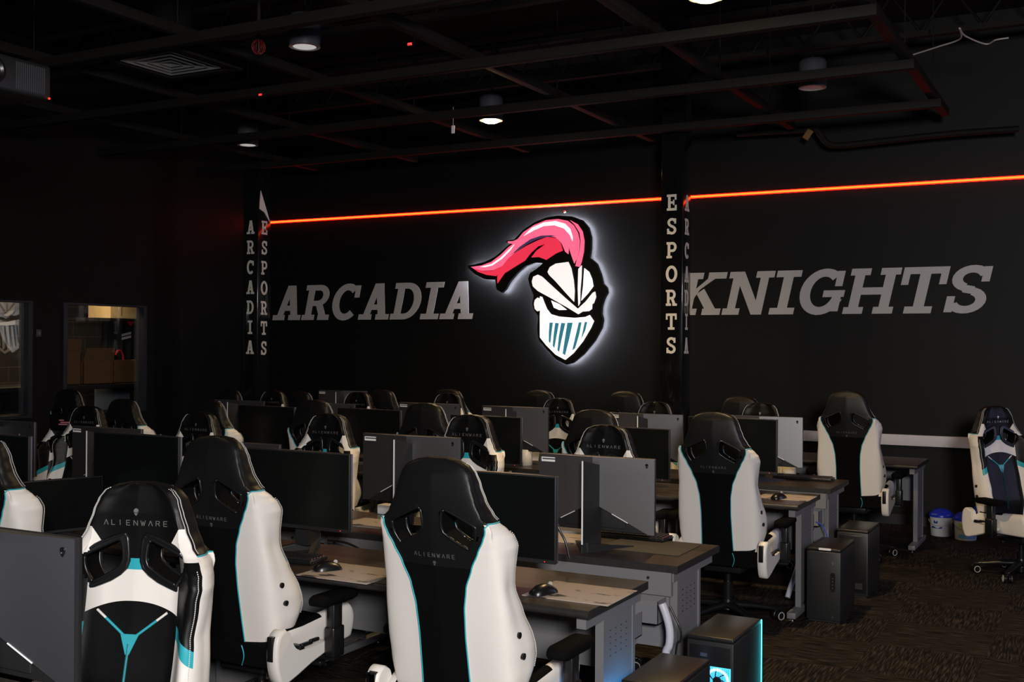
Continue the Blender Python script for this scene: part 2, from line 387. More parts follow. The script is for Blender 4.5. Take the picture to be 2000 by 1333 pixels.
def chair_mesh():
    rows = []; zs = []; NS = 8
    z = .465
    while z < 1.340: zs.append(z); z += .0042 if 1.0 < z < 1.26 else .008
    zs += [1.336, 1.3385, 1.34]; zs = sorted(set(zs))
    for z in zs:
        P = prof(z); q = catmull(P, NS)
        full = q+[(-x, y) for x, y in q[-2:0:-1]]
        rows.append([Vector((x, y+ypl(z), z)) for x, y in full])
    n = len(rows[0]); half = NS*8
    mb = MB(); fs = []; mi = []
    for i in range(len(zs)-1):
        zc = (zs[i]+zs[i+1])/2
        for k in range(n):
            seg = (k if k < half else (n-1-k))//NS
            ctr = (rows[i][k]+rows[i][(k+1) % n])/2; x = abs(ctr.x)
            front = seg >= 5
            if inpoly(x, zc, HOLE_F if seg >= 5 else HOLE_R) and (seg == 0 or seg >= 5): continue
            if seg == 0: m_ = 3 if zc < .97 else 0
            elif seg in (1, 2, 3): m_ = 1 if zc < 1.127 else 0
            elif seg in (4, 5): m_ = 5
            else: m_ = 4
            fs.append((i*n+k, i*n+(k+1) % n, (i+1)*n+(k+1) % n, (i+1)*n+k)); mi.append(m_)
    mb.add([v for r in rows for v in r], fs, mi, True)
    mb.add(rows[0], [list(range(n))], 1); mb.add(rows[-1], [list(range(n))], 0)
    return mb
def backsurf(x, z, off=0):   # rear surface of the chair back
    return Vector((x, ypl(z)-.012*(1-min(1, abs(x)/max(.02, lerp_tab(CC, z))))-.0005-off, z))
def frontsurf(x, z, off=0):
    return Vector((x, ypl(z)+lerp_tab(YF, z)+.0045+off, z))
def make_chair():
    root = empty('gaming_chair', (0, 0, 0))
    back = chair_mesh().build('backrest', [M['blk'], M['wht'], M['teal'], M['fab'], M['frontc'], M['frontw']], root)
    # teal piping
    mb = MB()
    for sg in (1, -1):
        pts = [Vector((sg*lerp_tab(CC, z), ypl(z)-.0015, z)) for z in [.468+i*.012 for i in range(55)]]
        pts += [Vector((sg*(x+.0012), y+ypl(1.127), 1.127)) for x, y in catmull(prof(1.127), 4)[5:17]]
        mb.tube(pts, .0028, 6)
        # Y of the front panel
        for a, bq in (((.115, .955), (.022, .885)), ((0, .86), (0, .56))):
            mb.tube([frontsurf(sg*(a[0]+(bq[0]-a[0])*t/6), a[1]+(bq[1]-a[1])*t/6, -.001) for t in range(0 if a[0] == 0 else 2, 7)], .0045, 6)
    mb.prism([(-.03, .888), (.03, .888), (.006, .83), (-.006, .83)], lambda x, z: frontsurf(x, z, -.001), lambda x, z: frontsurf(x, z, .0015))
    mb.build('piping', M['teal'], back)
    for sg in (1, -1):
        MB().tube([frontsurf(sg*(.115-.093*t/6), .955-.07*t/6, -.001) for t in (0, 1, 2)], .0042, 6).build('white_piping', M['wht'], back)
    # white stitching
    for sg in (1, -1):
        mb = MB()
        for fz in (1, 2):
            for i in range(70):
                z = 1.135+i*.0028
                if z > 1.325: break
                x = lerp_tab(WT, z); x -= .003*(fz-1); yy = ypl(z)+lerp_tab(DD, z)*(.80+.14*(fz-1))
                mb.box(sg*x-.001, sg*x+.0015, yy-.0008, yy+.0008, z-.0009, z+.0009)
        mb.build('stitching', M['stitch'], back); mb = MB()
        for i in range(90):
            z = .60+i*.0055
            if z > 1.09: break
            x = lerp_tab(WT, z)-.012; yy = ypl(z)+lerp_tab(DD, z)*.965
            mb.box(sg*x-.001, sg*x+.001, yy-.001, yy+.0015, z-.0018, z+.0018)
        mb.build('stitching', M['stitch'], back)
    for sg in (1, -1):
        mb = MB(); P = [(sg*x, z) for x, z in HOLE]
        C2 = catmull(P, 4, True)
        for fn, r, o in ((backsurf, .0052, -.001), (frontsurf, .012, -.004)):
            pts = [fn(x, z, o) for x, z in C2]
            cx = sum(p.x for p in pts)/len(pts); cz = sum(p.z for p in pts)/len(pts)
            if r > .01:
                outer = [p+Vector((math.copysign(1, p.x-cx)*min(.014, abs(p.x-cx)*.25), 0, math.copysign(1, p.z-cz)*min(.014, abs(p.z-cz)*.3))) for p in pts]
                outer = [p+Vector((0, .004, 0)) for p in outer]; pts = [p+Vector((0, .006, 0)) for p in pts]; r = .006; n = len(pts)
                mb.tube(outer, .008, 8, closed=True)
                top = [p+Vector((0, .0068, 0)) for p in outer]; tin = [p+Vector((0, .0052, 0)) for p in pts]
                mb.add(top+tin, [(i, (i+1) % n, n+(i+1) % n, n+i) for i in range(n)], 0, True)
            mb.tube(pts, r, 8, closed=True)
        A = [backsurf(x, z, -.002) for x, z in C2]; B = [frontsurf(x, z, -.002) for x, z in C2]; n = len(A)
        mb.add(A+B, [(i, (i+1) % n, n+(i+1) % n, n+i) for i in range(n)], 1, True)
        mb.build('headrest_opening_frame', [M['gplas'], M['fab']], back)
        mb = MB()
        for z in (.735, .660):
            x = sg*(lerp_tab(WT, z)-.001); yy = ypl(z)+lerp_tab(DD, z)*.40
            mb.cyl((x-sg*.008, yy, z), (x+sg*.004, yy, z), .0115, n=16)
        mb.build('bolt_cover', M['plas'], back)
    mb = MB(); thin_text(mb, 'ALIENWARE', lambda x, y, o: frontsurf(-x, 1.212+y, o), .212, .015, .0021)
    alien(mb, lambda x, y, o: frontsurf(x, 1.252+y, o), .017); mb.build('headrest_logo', [M['logo'], M['ink']], back)
    mb = MB(); thin_text(mb, 'ALIENWARE', lambda x, y, o: backsurf(x, 1.000+y, o), .165, .013, .002)
    alien(mb, lambda x, y, o: backsurf(-x, .978+y, o), .013); mb.build('rear_logo', [M['logod'], M['ink']], back)
    # seat, swept from back to front
    mb = MB(); rows = []
    ys = [-.235, -.232, -.215, -.15, -.05, .08, .18, .24, .275, .292, .297]
    sc = [.80, .90, .97, 1, 1, 1, 1, 1, .97, .90, .78]
    hp = [(0, .497), (.10, .495), (.165, .50), (.195, .525), (.232, .553), (.262, .540), (.272, .50), (.262, .43), (.24, .402), (.12, .395), (0, .395)]
    segm = []
    for y, s_ in zip(ys, sc):
        lift = .03*max(0, (y+.05)/.35)
        P = []
        for x, z in hp:
            zz = z+(lift if x > .15 and z > .45 else lift*.4)
            if y < -.2: zz = min(zz, .50)
            P.append((x*(.94+.06*s_), .44+(zz-.44)*s_))
        q = catmull(P, 4); full = q+[(-x, z) for x, z in q[-2:0:-1]]
        rows.append([Vector((x, y, z)) for x, z in full])
    n = len(rows[0]); fs = []; mi = []
    for i in range(len(rows)-1):
        for k in range(n):
            seg = (k if k < 40 else n-1-k)//4
            m_ = 0 if seg <= 3 or seg >= 8 else 1
            if seg == 4 and i in (3, 4): m_ = 0
            if i < 2: m_ = 2 if seg not in (5, 6) else 1
            fs.append((i*n+k, i*n+(k+1) % n, (i+1)*n+(k+1) % n, (i+1)*n+k)); mi.append(m_)
    mb.add([v for r in rows for v in r], fs, mi, True); mb.add(rows[0], [list(range(n))], 2); mb.add(rows[-1], [list(range(n))], 1)
    seat = mb.build('seat', [M['fab'], M['wht'], M['fab']], root)
    for sg in (1, -1):
        mb = MB(); mb.tube([(sg*(.098+.012*math.sin(t/6*PI)), -.2365+.004*(t/6), .482-.082*t/6) for t in range(7)], .0028, 6)
        mb.build('seat_piping', M['teal'], seat)
    # hinge covers
    for sg in (1, -1):
        poly = catmull([(-.268, .40), (-.278, .47), (-.268, .54), (-.235, .568), (-.198, .553), (-.178, .505), (-.14, .472), (-.06, .462), (.06, .462), (.06, .425), (-.05, .395), (-.16, .36), (-.235, .348)], 4, True)
        mb = MB()
        cy, cz = -.13, .45
        x0, x1 = sg*.262, sg*.318
        def ring(x, k): return [Vector((x, cy+(y-cy)*k, cz+(z-cz)*k)) for y, z in poly]
        R_ = [ring(x0, .93), ring(x0+sg*.006, 1), ring(x1-sg*.008, 1), ring(x1-sg*.002, .965), ring(x1, .9)]; n = len(poly)
        mb.add([v for r in R_ for v in r], [(i*n+k, i*n+(k+1) % n, (i+1)*n+(k+1) % n, (i+1)*n+k) for i in range(4) for k in range(n)], 0, True)
        mb.add(R_[0], [list(range(n))], 0); mb.add(R_[-1], [list(range(n))], 0)
        cov = mb.build('hinge_cover', M['wht'], root)
        mb = MB(); mb.box(sg*.272, sg*.300, -.283, -.262, .45, .55, b=.004); mb.build('rear_strip', M['plas'], cov)
        if sg == 1:
            mb = MB(); mb.box(.31, .328, -.13, -.06, .478, .492, b=.004); mb.box(.315, .33, -.075, -.02, .484, .498, b=.004); mb.box(.27, .325, -.14, -.11, .468, .486, b=.004)
            mb.build('recline_lever', M['plas'], root)
        # armrest
        mb = MB(); mb.box(sg*.345-.02, sg*.345+.02, .03, .09, .40, .63, b=.008); mb.box(sg*.345-.026, sg*.345+.026, .022, .098, .40, .53, b=.01)
        mb.box(min(sg*.20, sg*.36), max(sg*.20, sg*.36), .035, .085, .385, .405, b=.004)
        arm = mb.build('armrest', M['plas'], root)
        mb = MB(); rows = []
        for y, w, h0, h1 in ((-.075, .018, .645, .660), (-.07, .035, .635, .668), (-.04, .046, .630, .672), (.06, .044, .630, .672), (.13, .047, .630, .672), (.17, .042, .634, .670), (.187, .022, .643, .662)):
            rows.append([Vector((sg*.345+w*a, y, (h0+h1)/2+(h1-h0)/2*b_)) for a, b_ in ((-1, -.4), (-.8, -1), (.8, -1), (1, -.4), (1, .4), (.8, 1), (-.8, 1), (-1, .4))])
        mb.add([v for r in rows for v in r], [(i*8+k, i*8+(k+1) % 8, (i+1)*8+(k+1) % 8, (i+1)*8+k) for i in range(6) for k in range(8)], 0, True)
        mb.add(rows[0], [list(range(8))]); mb.add(rows[-1], [list(range(8))]); mb.build('arm_pad', M['fab'], arm)
    mb = MB(); mb.box(-.12, .12, -.13, .14, .335, .396, b=.01); mb.cyl((.1, .05, .36), (.24, .08, .355), .007); mb.box(.22, .27, .06, .10, .345, .365, b=.005)
    mb.build('tilt_mechanism', M['plas'], root)
    mb = MB(); mb.cyl((0, 0, .10), (0, 0, .26), .03); mb.cyl((0, 0, .26), (0, 0, .345), .018); mb.build('gas_lift', M['plas'], root)
    mb = MB(); mb.cyl((0, 0, .075), (0, 0, .135), .048, .04, n=24)
    for k in range(5):
        mx = Matrix.Rotation(2*PI*k/5+.5, 4, 'Z'); rows = []
        for r_, w, z0, z1 in ((.02, .034, .085, .128), (.15, .028, .082, .115), (.28, .02, .070, .092), (.325, .018, .064, .082), (.335, .01, .066, .078)):
            rows.append([mx @ Vector((r_, a*w, z0+(z1-z0)*b_)) for a, b_ in ((-1, .1), (-.6, 0), (.6, 0), (1, .1), (.75, .8), (.3, 1), (-.3, 1), (-.75, .8))])
        mb.add([v for r in rows for v in r], [(i*8+q, i*8+(q+1) % 8, (i+1)*8+(q+1) % 8, (i+1)*8+q) for i in range(4) for q in range(8)], 0, True)
        mb.add(rows[-1], [list(range(8))])
    mb.build('star_base', M['plas'], root)
    for k in range(5):
        a = 2*PI*k/5+.5; c = Vector((math.cos(a)*.318, math.sin(a)*.318, .032)); t = Vector((-math.sin(a+.5), math.cos(a+.5), 0))
        mb = MB()
        for s_ in (1, -1): mb.cyl(c+t*s_*.008, c+t*s_*.028, .032, n=24)
        u = Vector((t.y, -t.x, 0))
        for s_ in (1, -1):
            mb.tube([c+t*s_*.0285+(u*math.cos(q)+Vector((0, 0, 1))*math.sin(q))*.023 for q in [2*PI*j/20 for j in range(20)]], .0032, 6, mi=1, closed=True)
        mb.cyl(c+Vector((0, 0, 0)), c+Vector((0, 0, .045)), .009)
        mb.tube([c+u*.036*math.cos(q)+Vector((0, 0, .038*math.sin(q))) for q in [PI*j/10 for j in range(2, 11)]], .007, 6, mi=0)
        mb.build('caster', [M['plas'], M['ring']], root)
    return root
chair0 = make_chair(); chair_used = [False]
BASEPARTS = ('star_base', 'caster')
def chair(X, Yb, top, kind, label, group, rot=None):
    """X, Yb: where the top of the backrest stands"""
    if chair_used[0]: o = copy_tree(chair0)
    else: o = chair0; chair_used[0] = True
    r = (0 if kind == 'B' else PI) if rot is None else math.radians(rot)
    o.rotation_euler = (0, 0, r)
    off = Matrix.Rotation(r, 3, 'Z') @ Vector((0, -.31, 0))
    o.location = (X-off.x, Yb-off.y, 0)
    dz = top-1.34
    for ch in o.children:
        if ch.name.split('.')[0] not in BASEPARTS: ch.location.z = dz
    tag(o, label, 'gaming chair', group); return o
def xat(px, Y): return at(px, 600, Y=Y).x
def top_at(px, py, Y): return at(px, py, Y=Y).z
def chair_px(px, py, Yb, kind, label, group, rot=None, top=None):
    t = top_at(px, py, Yb) if top is None else top
    return chair(xat(px, Yb), Yb, max(1.14, min(1.375, t)), kind, label, group, rot)
G1 = 'chairs seen from behind in the nearest desk row'; G2 = 'chairs facing the camera behind the nearest desk row'
G3 = 'chairs seen from behind in the middle desk row'; G4 = 'chairs facing the camera behind the middle desk row'
G5 = 'chairs at the far wall desks'; G0 = None
chair_px(852, 895, 3.22, 'B', 'white and black gaming chair seen from behind, largest, in the lower middle of the photo', G1)
for o in list(chair0.children): pass
chair_px(416, 853, 3.40, 'B', 'large white and black chair back, just behind the lower left chair that faces us', G1)
chair_px(-45, 850, 3.05, 'B', 'white chair back cut by the left photo edge, only its right wing showing', G1, top=1.33)
chair_px(291, 940, 2.5, 'F', 'nearest chair facing us, with printed headrest and teal Y piping, at lower left', None, rot=198)
chair_px(1190, 830, 5.85, 'F', 'chair facing us, its headrest above the monitor with the silver strip', G2)
chair_px(925, 810, 5.85, 'F', 'chair facing us with teal neck band, right of the silver and black monitor back', G2)
chair_px(650, 808, 5.85, 'F', 'chair facing us with white shoulder corners, above the wide black screen left of centre', G2)
chair_px(398, 805, 5.85, 'F', 'chair facing us with small white corners, just above the large chair back at left', G2)
chair_px(180, 793, 5.85, 'F', 'chair facing us with white corners, above the labelled monitor at far left', G2)
reclined = chair_px(143, 843, 6.35, 'F', 'lowered chair turned toward the right, teal band and pink emblem pillow, at far left', None, rot=205, top=1.14)
chair_px(1395, 806, 6.50, 'B', 'white and black chair seen from behind, standing by the end of the middle desk row', G3)
chair_px(1160, 801, 6.50, 'B', 'chair back right behind the printed headrest of the chair facing us, right of centre', G3)
chair_px(828, 788, 6.50, 'B', 'dark chair back in the centre, between two labelled monitors', G3)
chair_px(610, 782, 6.50, 'B', 'dark chair back directly behind the chair with white shoulder corners', G3)
chair_px(405, 783, 6.50, 'B', 'chair back with white right shoulder, left of the left lettered column', G3)
chair_px(238, 780, 6.50, 'B', 'chair back with white right shoulder, below the window with cardboard boxes', G3)
chair_px(1490, 787, 8.96, 'F', 'dim chair facing us, behind the pale monitor back at right', G4)
chair_px(1285, 785, 8.96, 'F', 'dim chair facing us, behind the pale monitor back left of the right column foot', G4)
chair_px(1097, 778, 8.96, 'F', 'chair facing us with a teal strip, right of the grey monitor back below the sign', G4)
chair_px(882, 768, 8.96, 'F', 'chair facing us with white right corner, left below the plume tip of the helmet sign', G4)
chair_px(705, 766, 8.96, 'F', 'small chair facing us with two white corners, under the first wall word', G4)
chair_px(540, 763, 8.96, 'F', 'small chair facing us with two white corners, right of the left column foot', G4)
chair_px(1655, 764, 9.10, 'B', 'white and black chair back at the far wall desk, beside the pale raceway', G5)
chair_px(1447, 775, 9.12, 'B', 'very dark chair back under the second wall word, right of the right column', G5)
chair_px(1222, 765, 9.12, 'B', 'dark chair back left of the right column foot', G5)
chair_px(1052, 763, 9.12, 'B', 'dark chair back under the helmet sign', G5)
chair_px(874, 761, 9.12, 'B', 'dark chair back showing just behind a facing chair under the plume tip', G5)
chair_px(744, 762, 9.12, 'B', 'dark chair back with a white seam on its right, under the first wall word', G5)
chair_px(583, 765, 9.12, 'B', 'barely lit chair back right of the small chair by the left column', G5)
chair_px(446, 762, 9.12, 'B', 'barely lit chair back left of the left column foot', G5)
chair(-8.85, 7.35, 1.27, 'B', 'black chair back silhouetted against the window with cardboard boxes', None, math.degrees(0))
chair(at(1936, 700, Y=9.38).x, 9.42, 1.275, 'F', 'chair standing apart at the right edge of the photo, turned toward the right', None, rot=228)
# pillow with emblem on the lowered chair
pil = MB(); pil.box(-.13, .13, -.035, .035, -.07, .07, b=.03)
po = pil.build('headrest_pillow', M['fab']); po.parent = reclined; po.location = (0, -.195, 1.075-.0)
pm = MB()
for i, (x0, x1, z0, z1) in enumerate(((-.05, .03, -.006, .004), (-.03, .045, -.022, -.012), (.0, .04, .012, .022))): pm.box(x0, x1, .034, .0375, z0, z1)
e_ = pm.build('pillow_emblem', mat('pink_emblem', (.45, .16, .2), .7)); e_.parent = po

# ------------------------------------------------------------------ room
WY = 11.3; WX = -9.97; RX = 3.2; BY = -3.0; CZ = 4.9
mb = MB().box(WX-3, RX+.2, BY-.2, WY+.2, -.1, 0); struct(mb, 'floor', M['carpet'])
mb = MB().box(WX-3, RX+.2, BY-.2, WY+.2, CZ, CZ+.1); struct(mb, 'ceiling', M['ceil'])
mb = MB().box(WX-3, RX+.2, WY, WY+.2, 0, CZ); struct(mb, 'wall_back', M['wall'])
mb = MB().box(RX, RX+.2, BY, WY, 0, CZ); struct(mb, 'wall_right', M['wall'])
mb = MB().box(WX-3, RX+.2, BY-.2, BY, 0, CZ); struct(mb, 'wall_front', M['wall'])
# left wall with two glazed openings
def yon(px): return at(px, 600, X=WX).y
W1 = (yon(-150), yon(62)); W2 = (yon(122), yon(285))
wz1 = at(285, 598, X=WX).z; wz0 = .93
mb = MB()
mb.box(WX-.15, WX, BY, W1[0], 0, CZ); mb.box(WX-.15, WX, W1[1], W2[0], 0, CZ); mb.box(WX-.15, WX, W2[1], WY, 0, CZ)
for a, b_ in (W1, W2):
    mb.box(WX-.15, WX, a, b_, 0, wz0); mb.box(WX-.15, WX, a, b_, wz1, CZ)
struct(mb, 'wall_left', M['wall'])
M['wframe'] = mat('dark_blue_grey_window_frame', (.014, .018, .024), .4)
for i, (a, b_) in enumerate((W1, W2)):
    mb = MB(); t = .05
    mb.box(WX-.10, WX+.02, a, a+t, wz0, wz1); mb.box(WX-.10, WX+.02, b_-t, b_, wz0, wz1)
    mb.box(WX-.10, WX+.02, a+t, b_-t, wz0, wz0+.03); mb.box(WX-.10, WX+.02, a+t, b_-t, wz1-.02, wz1)
    w = struct(mb, 'window_%d' % (i+1), M['wframe'])
    g = MB().box(WX-.06, WX-.054, a+t, b_-t, wz0+.03, wz1-.02).build('window_pane', M['glass'], w)
# side room behind the windows
SX = -12.4
mb = MB().box(SX-.1, SX, BY, WY, 0, CZ); struct(mb, 'wall_side_room', M['block'])
mb = MB().box(SX, WX-.15, BY+2, WY, 2.9, 2.95); struct(mb, 'trim_1', M['ceil'])
# counter inside the side room, boxes and cloth on it
cz_ = at(200, 749, X=-10.5).z
ct = empty('storage_counter', (-10.62, 8.6, 0), 0, 'dark counter inside the lit side room, carrying the cardboard boxes', 'counter')
MB().box(-.42, .42, -2.6, 1.6, cz_-.05, cz_, b=.005).build('counter_top', M['frame'], ct)
for yy in (-2.55, -.6, 1.55): MB().box(-.40, .40, yy-.02, yy+.02, 0, cz_-.05).build('support_panel', M['frame'], ct)
def carton(name, px0, px1, pyt, X, label, grp, flaps=True, dx=.3):
    a = at(px0, pyt, X=X); b_ = at(px1, pyt, X=X); h = (a.z+b_.z)/2; y0, y1 = sorted((a.y, b_.y))
    e = empty(name, (X-dx/2, (y0+y1)/2, cz_), 0, label, 'box', grp)
    L = (y1-y0)/2; H = h-cz_
    m_ = MB(); m_.box(-dx/2, dx/2, -L, L, 0, .01); m_.box(-dx/2, -dx/2+.006, -L, L, 0, H); m_.box(dx/2-.006, dx/2, -L, L, 0, H)
    m_.box(-dx/2, dx/2, -L, -L+.006, 0, H); m_.box(-dx/2, dx/2, L-.006, L, 0, H); m_.build('box_body', M['card'], e)
    if flaps:
        f = MB(); f.prism([(-L, H), (L, H), (L*.92, H+.16), (-L*.92, H+.16)], lambda y, z: (dx/2-.006+(z-H)*.25, y, z), lambda y, z: (dx/2+(z-H)*.25, y, z)); f.build('flap', M['card'], e)
    return e
carton('cardboard_box', 100, 158, 690, -10.3, 'cardboard box at the left of the lit window, its flap standing open', 'cardboard boxes in the side room')
carton('cardboard_box', 163, 222, 707, -10.3, 'wide cardboard box with raised flap in the middle of the lit window', 'cardboard boxes in the side room')
carton('cardboard_box', 221, 290, 704, -10.35, 'tall cardboard box at the right of the lit window, below the black jersey', 'cardboard boxes in the side room', False)
a = at(216, 595, X=-11.0); b_ = at(290, 624, X=-11.0)
cr = empty('storage_carton', ((a.x-.2), (a.y+b_.y)/2, b_.z), 0, 'pale yellow carton on a shelf at the top right of the lit window', 'box')
L = (b_.y-a.y)/2
MB().box(-.2, .2, -L, L, 0, a.z-b_.z+.05, b=.004).build('carton_body', M['carton'], cr)
m_ = MB()
for yy in (-.14, .22, .26, .29): m_.box(.2, .201, yy, yy+.012, .03, .2)
m_.build('printed_lines', mat('brown_ink', (.25, .16, .05), .7), cr)
m_ = MB().box(-11.45, -10.95, a.y-.3, b_.y+.3, b_.z-.03, b_.z); tag(m_.build('wall_shelf', M['frame']), 'dark shelf under the pale yellow carton in the side room', 'shelf')
# jersey hanging below the shelf
js = empty('hanging_jersey', at(240, 630, X=-11.1), 0, 'black jersey with red trim hanging under the shelf in the lit window', 'shirt')
m_ = MB(); pts = []
for i in range(25):
    y = -.30+i*.026; pts.append((y, .02*math.sin(i*1.3)))
A = [Vector((p[1], p[0], .02)) for p in pts]; B = [Vector((p[1]*1.6, p[0]*1.08, -.62)) for p in pts]; n = len(A)
A2 = [v+Vector((-.03, 0, 0)) for v in A]; B2 = [v+Vector((-.03, 0, 0)) for v in B]
m_.add(A+B+A2+B2, [(i, i+1, n+i+1, n+i) for i in range(n-1)]+[(2*n+i, 2*n+i+1, 3*n+i+1, 3*n+i) for i in range(n-1)]+[(0, n, 3*n, 2*n), (n-1, 2*n-1, 4*n-1, 3*n-1)]+[(i, i+1, 2*n+i+1, 2*n+i) for i in range(n-1)]+[(n+i, n+i+1, 3*n+i+1, 3*n+i) for i in range(n-1)], 0, True)
m_.build('body', M['shirt'], js)
m_ = MB(); m_.prism([(.02, .02), (.16, .02), (.09, -.05)], lambda y, z: (.035, y, z), lambda y, z: (.045, y, z)); m_.build('collar', M['red'], js)
m_ = MB(); m_.tube([(.05, -.16, -.42), (.05, -.13, -.36), (.05, -.08, -.36), (.05, -.04, -.42), (.05, -.03, -.62)], .014, 8); m_.tube([(.05, .30, -.05), (.05, .24, -.3), (.05, .2, -.6)], .014, 8); m_.build('red_trim', M['red'], js)
m_ = MB()
for k in range(2):
    m_.prism([(-.05, -.15-.045*k), (.10, -.12-.045*k), (.10, -.15-.045*k), (-.05, -.18-.045*k)], lambda y, z: (.034, y, z), lambda y, z: (.04, y, z))
m_.build('chest_print', M['muralw'], js)
# bluish board below the counter, seen in the window foot
a = at(222, 756, X=-11.6); b_ = at(262, 800, X=-11.6)
m_ = MB().box(-11.62, -11.58, a.y-.3, b_.y, 0, a.z, b=.003); tag(m_.build('leaning_board', mat('blue_grey_board', (.20, .26, .33), .6)), 'blue grey board leaning under the counter, seen at the foot of the lit window', 'board')
m_ = MB()
for k in range(5): m_.box(-10.9+.05*k, -10.55+.05*k, yon(2)+.1*k, yon(2)+.32+.1*k, cz_+.012*k*0-.28, cz_-.27, b=0)
# switch
p = at(75, 651, X=WX)
sw = MB().box(WX, WX+.012, p.y-.03, p.y+.03, p.z-.04, p.z+.04, b=.004); so = sw.build('wall_switch', M['pend']); tag(so, 'small grey wall switch right of the left window', 'switch')
MB().box(WX+.012, WX+.02, p.y-.012, p.y+.012, p.z-.02, p.z+.02, b=.002).build('rocker', M['steel'], so)

# ------------------------------------------------------------------ helmet sign
def P2(pts, s=4.3, ox=900, oy=420): return [(ox+x/s, oy+y/s) for x, y in pts]
SY = WY-.10
def sgn(pts, y0, y1, m_, name, root, sm=0):
    pp = P2(pts)
    if sm: pp = catmull(pp, sm, True)
    W_ = [at(x, y, Y=SY) for x, y in pp]
    W_ = [(w.x-root.location.x, w.z-root.location.z) for w in W_]
    mb = MB(); mb.prism(W_, lambda x, z: (x, y0, z), lambda x, z: (x, y1, z))
    return mb.build(name, m_, root)
c0 = at(1090, 570, Y=SY)
sign = empty('helmet_sign', (c0.x, SY, c0.z), 0, 'halo-lit wall sign of a white knight helmet with a long red and pink plume', 'sign')
OUT = [(55, 425), (120, 415), (200, 395), (290, 350), (370, 280), (430, 230), (380, 235), (385, 215), (450, 205), (520, 130), (620, 60), (720, 20), (820, 5), (930, 12), (1020, 45), (1070, 105), (1092, 190), (1090, 290), (1080, 355), (1140, 410), (1175, 500), (1192, 575), (1225, 610), (1230, 655), (1205, 700), (1185, 760), (1178, 825), (1192, 880), (1180, 950), (1120, 1060), (1030, 1170), (940, 1245), (885, 1258), (800, 1215), (720, 1130), (655, 1050), (640, 960), (650, 850), (612, 800), (600, 740), (612, 680), (585, 610), (565, 540), (580, 490), (640, 450), (690, 405), (620, 400), (540, 430), (470, 490), (410, 560), (375, 625), (345, 655), (300, 630), (290, 560), (290, 545), (200, 540), (120, 500), (70, 450)]
OUT = [(x, y) for x, y in OUT]
bk = sgn(OUT, 0, .045, M['signk'], 'backing_board', sign)
fy0, fy1 = -.012, .002
def sp(pts, m_, nm, dy=0, sm=0): return sgn(pts, fy0-dy, fy1, M[m_], nm, sign, sm)
sp([(88, 438), (180, 425), (260, 395), (340, 335), (400, 275), (440, 245), (400, 238), (398, 222), (440, 222), (480, 205), (530, 145), (620, 85), (720, 45), (820, 35), (900, 50), (950, 90), (985, 150), (1000, 220), (995, 300), (975, 370), (955, 408), (935, 350), (915, 290), (910, 240), (905, 330), (880, 310), (850, 240), (800, 190), (720, 175), (640, 200), (560, 245), (470, 305), (400, 365), (350, 430), (270, 465), (190, 470), (120, 455)], 'signp', 'pink_plume')
sp([(920, 45), (985, 80), (1025, 140), (1040, 220), (1035, 310), (1015, 400), (1000, 438), (965, 430), (980, 370), (1002, 300), (1010, 220), (1000, 150), (960, 85)], 'signp', 'rear_plume_lock')
sp([(100, 445), (190, 474), (270, 469), (350, 434), (400, 370), (470, 311), (560, 258), (650, 215), (730, 185), (800, 195), (840, 240), (858, 300), (800, 325), (720, 378), (660, 355), (595, 358), (640, 300), (720, 243), (650, 265), (590, 320), (540, 385), (450, 440), (370, 490), (310, 575), (310, 520), (320, 480), (300, 515), (220, 505), (150, 480)], 'signr', 'red_plume')
sp([(425, 340), (500, 268), (590, 205), (680, 175), (770, 172), (800, 180), (720, 185), (640, 205), (560, 245), (480, 300)], 'signn', 'purple_plume_shade', .002)
sp([(530, 180), (600, 110), (700, 65), (800, 52), (880, 75), (925, 120), (945, 190), (942, 225), (920, 170), (870, 115), (790, 88), (700, 95), (620, 130)], 'signw', 'plume_highlight', .002)
sp([(165, 438), (260, 415), (340, 360), (410, 290), (458, 245), (420, 300), (350, 370), (270, 425), (210, 440)], 'signw', 'plume_tip_highlight', .002)
sp([(732, 480), (750, 440), (800, 410), (905, 396), (930, 450), (950, 550), (958, 640), (953, 730), (880, 650), (800, 560), (745, 505)], 'signg', 'forehead_panel')
sp([(990, 455), (1018, 425), (1015, 520), (1005, 640), (1003, 740), (990, 765), (985, 620)], 'signg', 'centre_ridge')
sp([(1040, 448), (1080, 480), (1105, 540), (1115, 600), (1070, 660), (1015, 720), (1030, 600), (1035, 520)], 'signw', 'right_forehead_panel')
sp([(600, 560), (612, 520), (650, 503), (685, 520), (760, 590), (870, 690), (985, 790), (1050, 730), (1110, 655), (1130, 645), (1138, 690), (1120, 740), (1060, 790), (990, 835), (900, 780), (760, 700), (650, 640), (608, 600)], 'signg', 'brow_band')
sp([(762, 720), (830, 750), (892, 798), (830, 800), (785, 780)], 'signw', 'left_eye')
sp([(1105, 757), (1103, 790), (1080, 808), (1032, 812), (1060, 790)], 'signw', 'right_eye')
sp([(618, 750), (625, 715), (648, 695), (670, 705), (675, 760), (665, 805), (645, 810), (625, 790)], 'signg', 'ear_rivet')
sp([(668, 685), (685, 690), (700, 730), (725, 790), (760, 835), (830, 855), (960, 866), (1050, 858), (1085, 842), (1120, 893), (1095, 950), (1030, 1060), (950, 1160), (880, 1218), (800, 1175), (720, 1095), (668, 1030), (667, 850), (672, 760)], 'signw', 'visor')
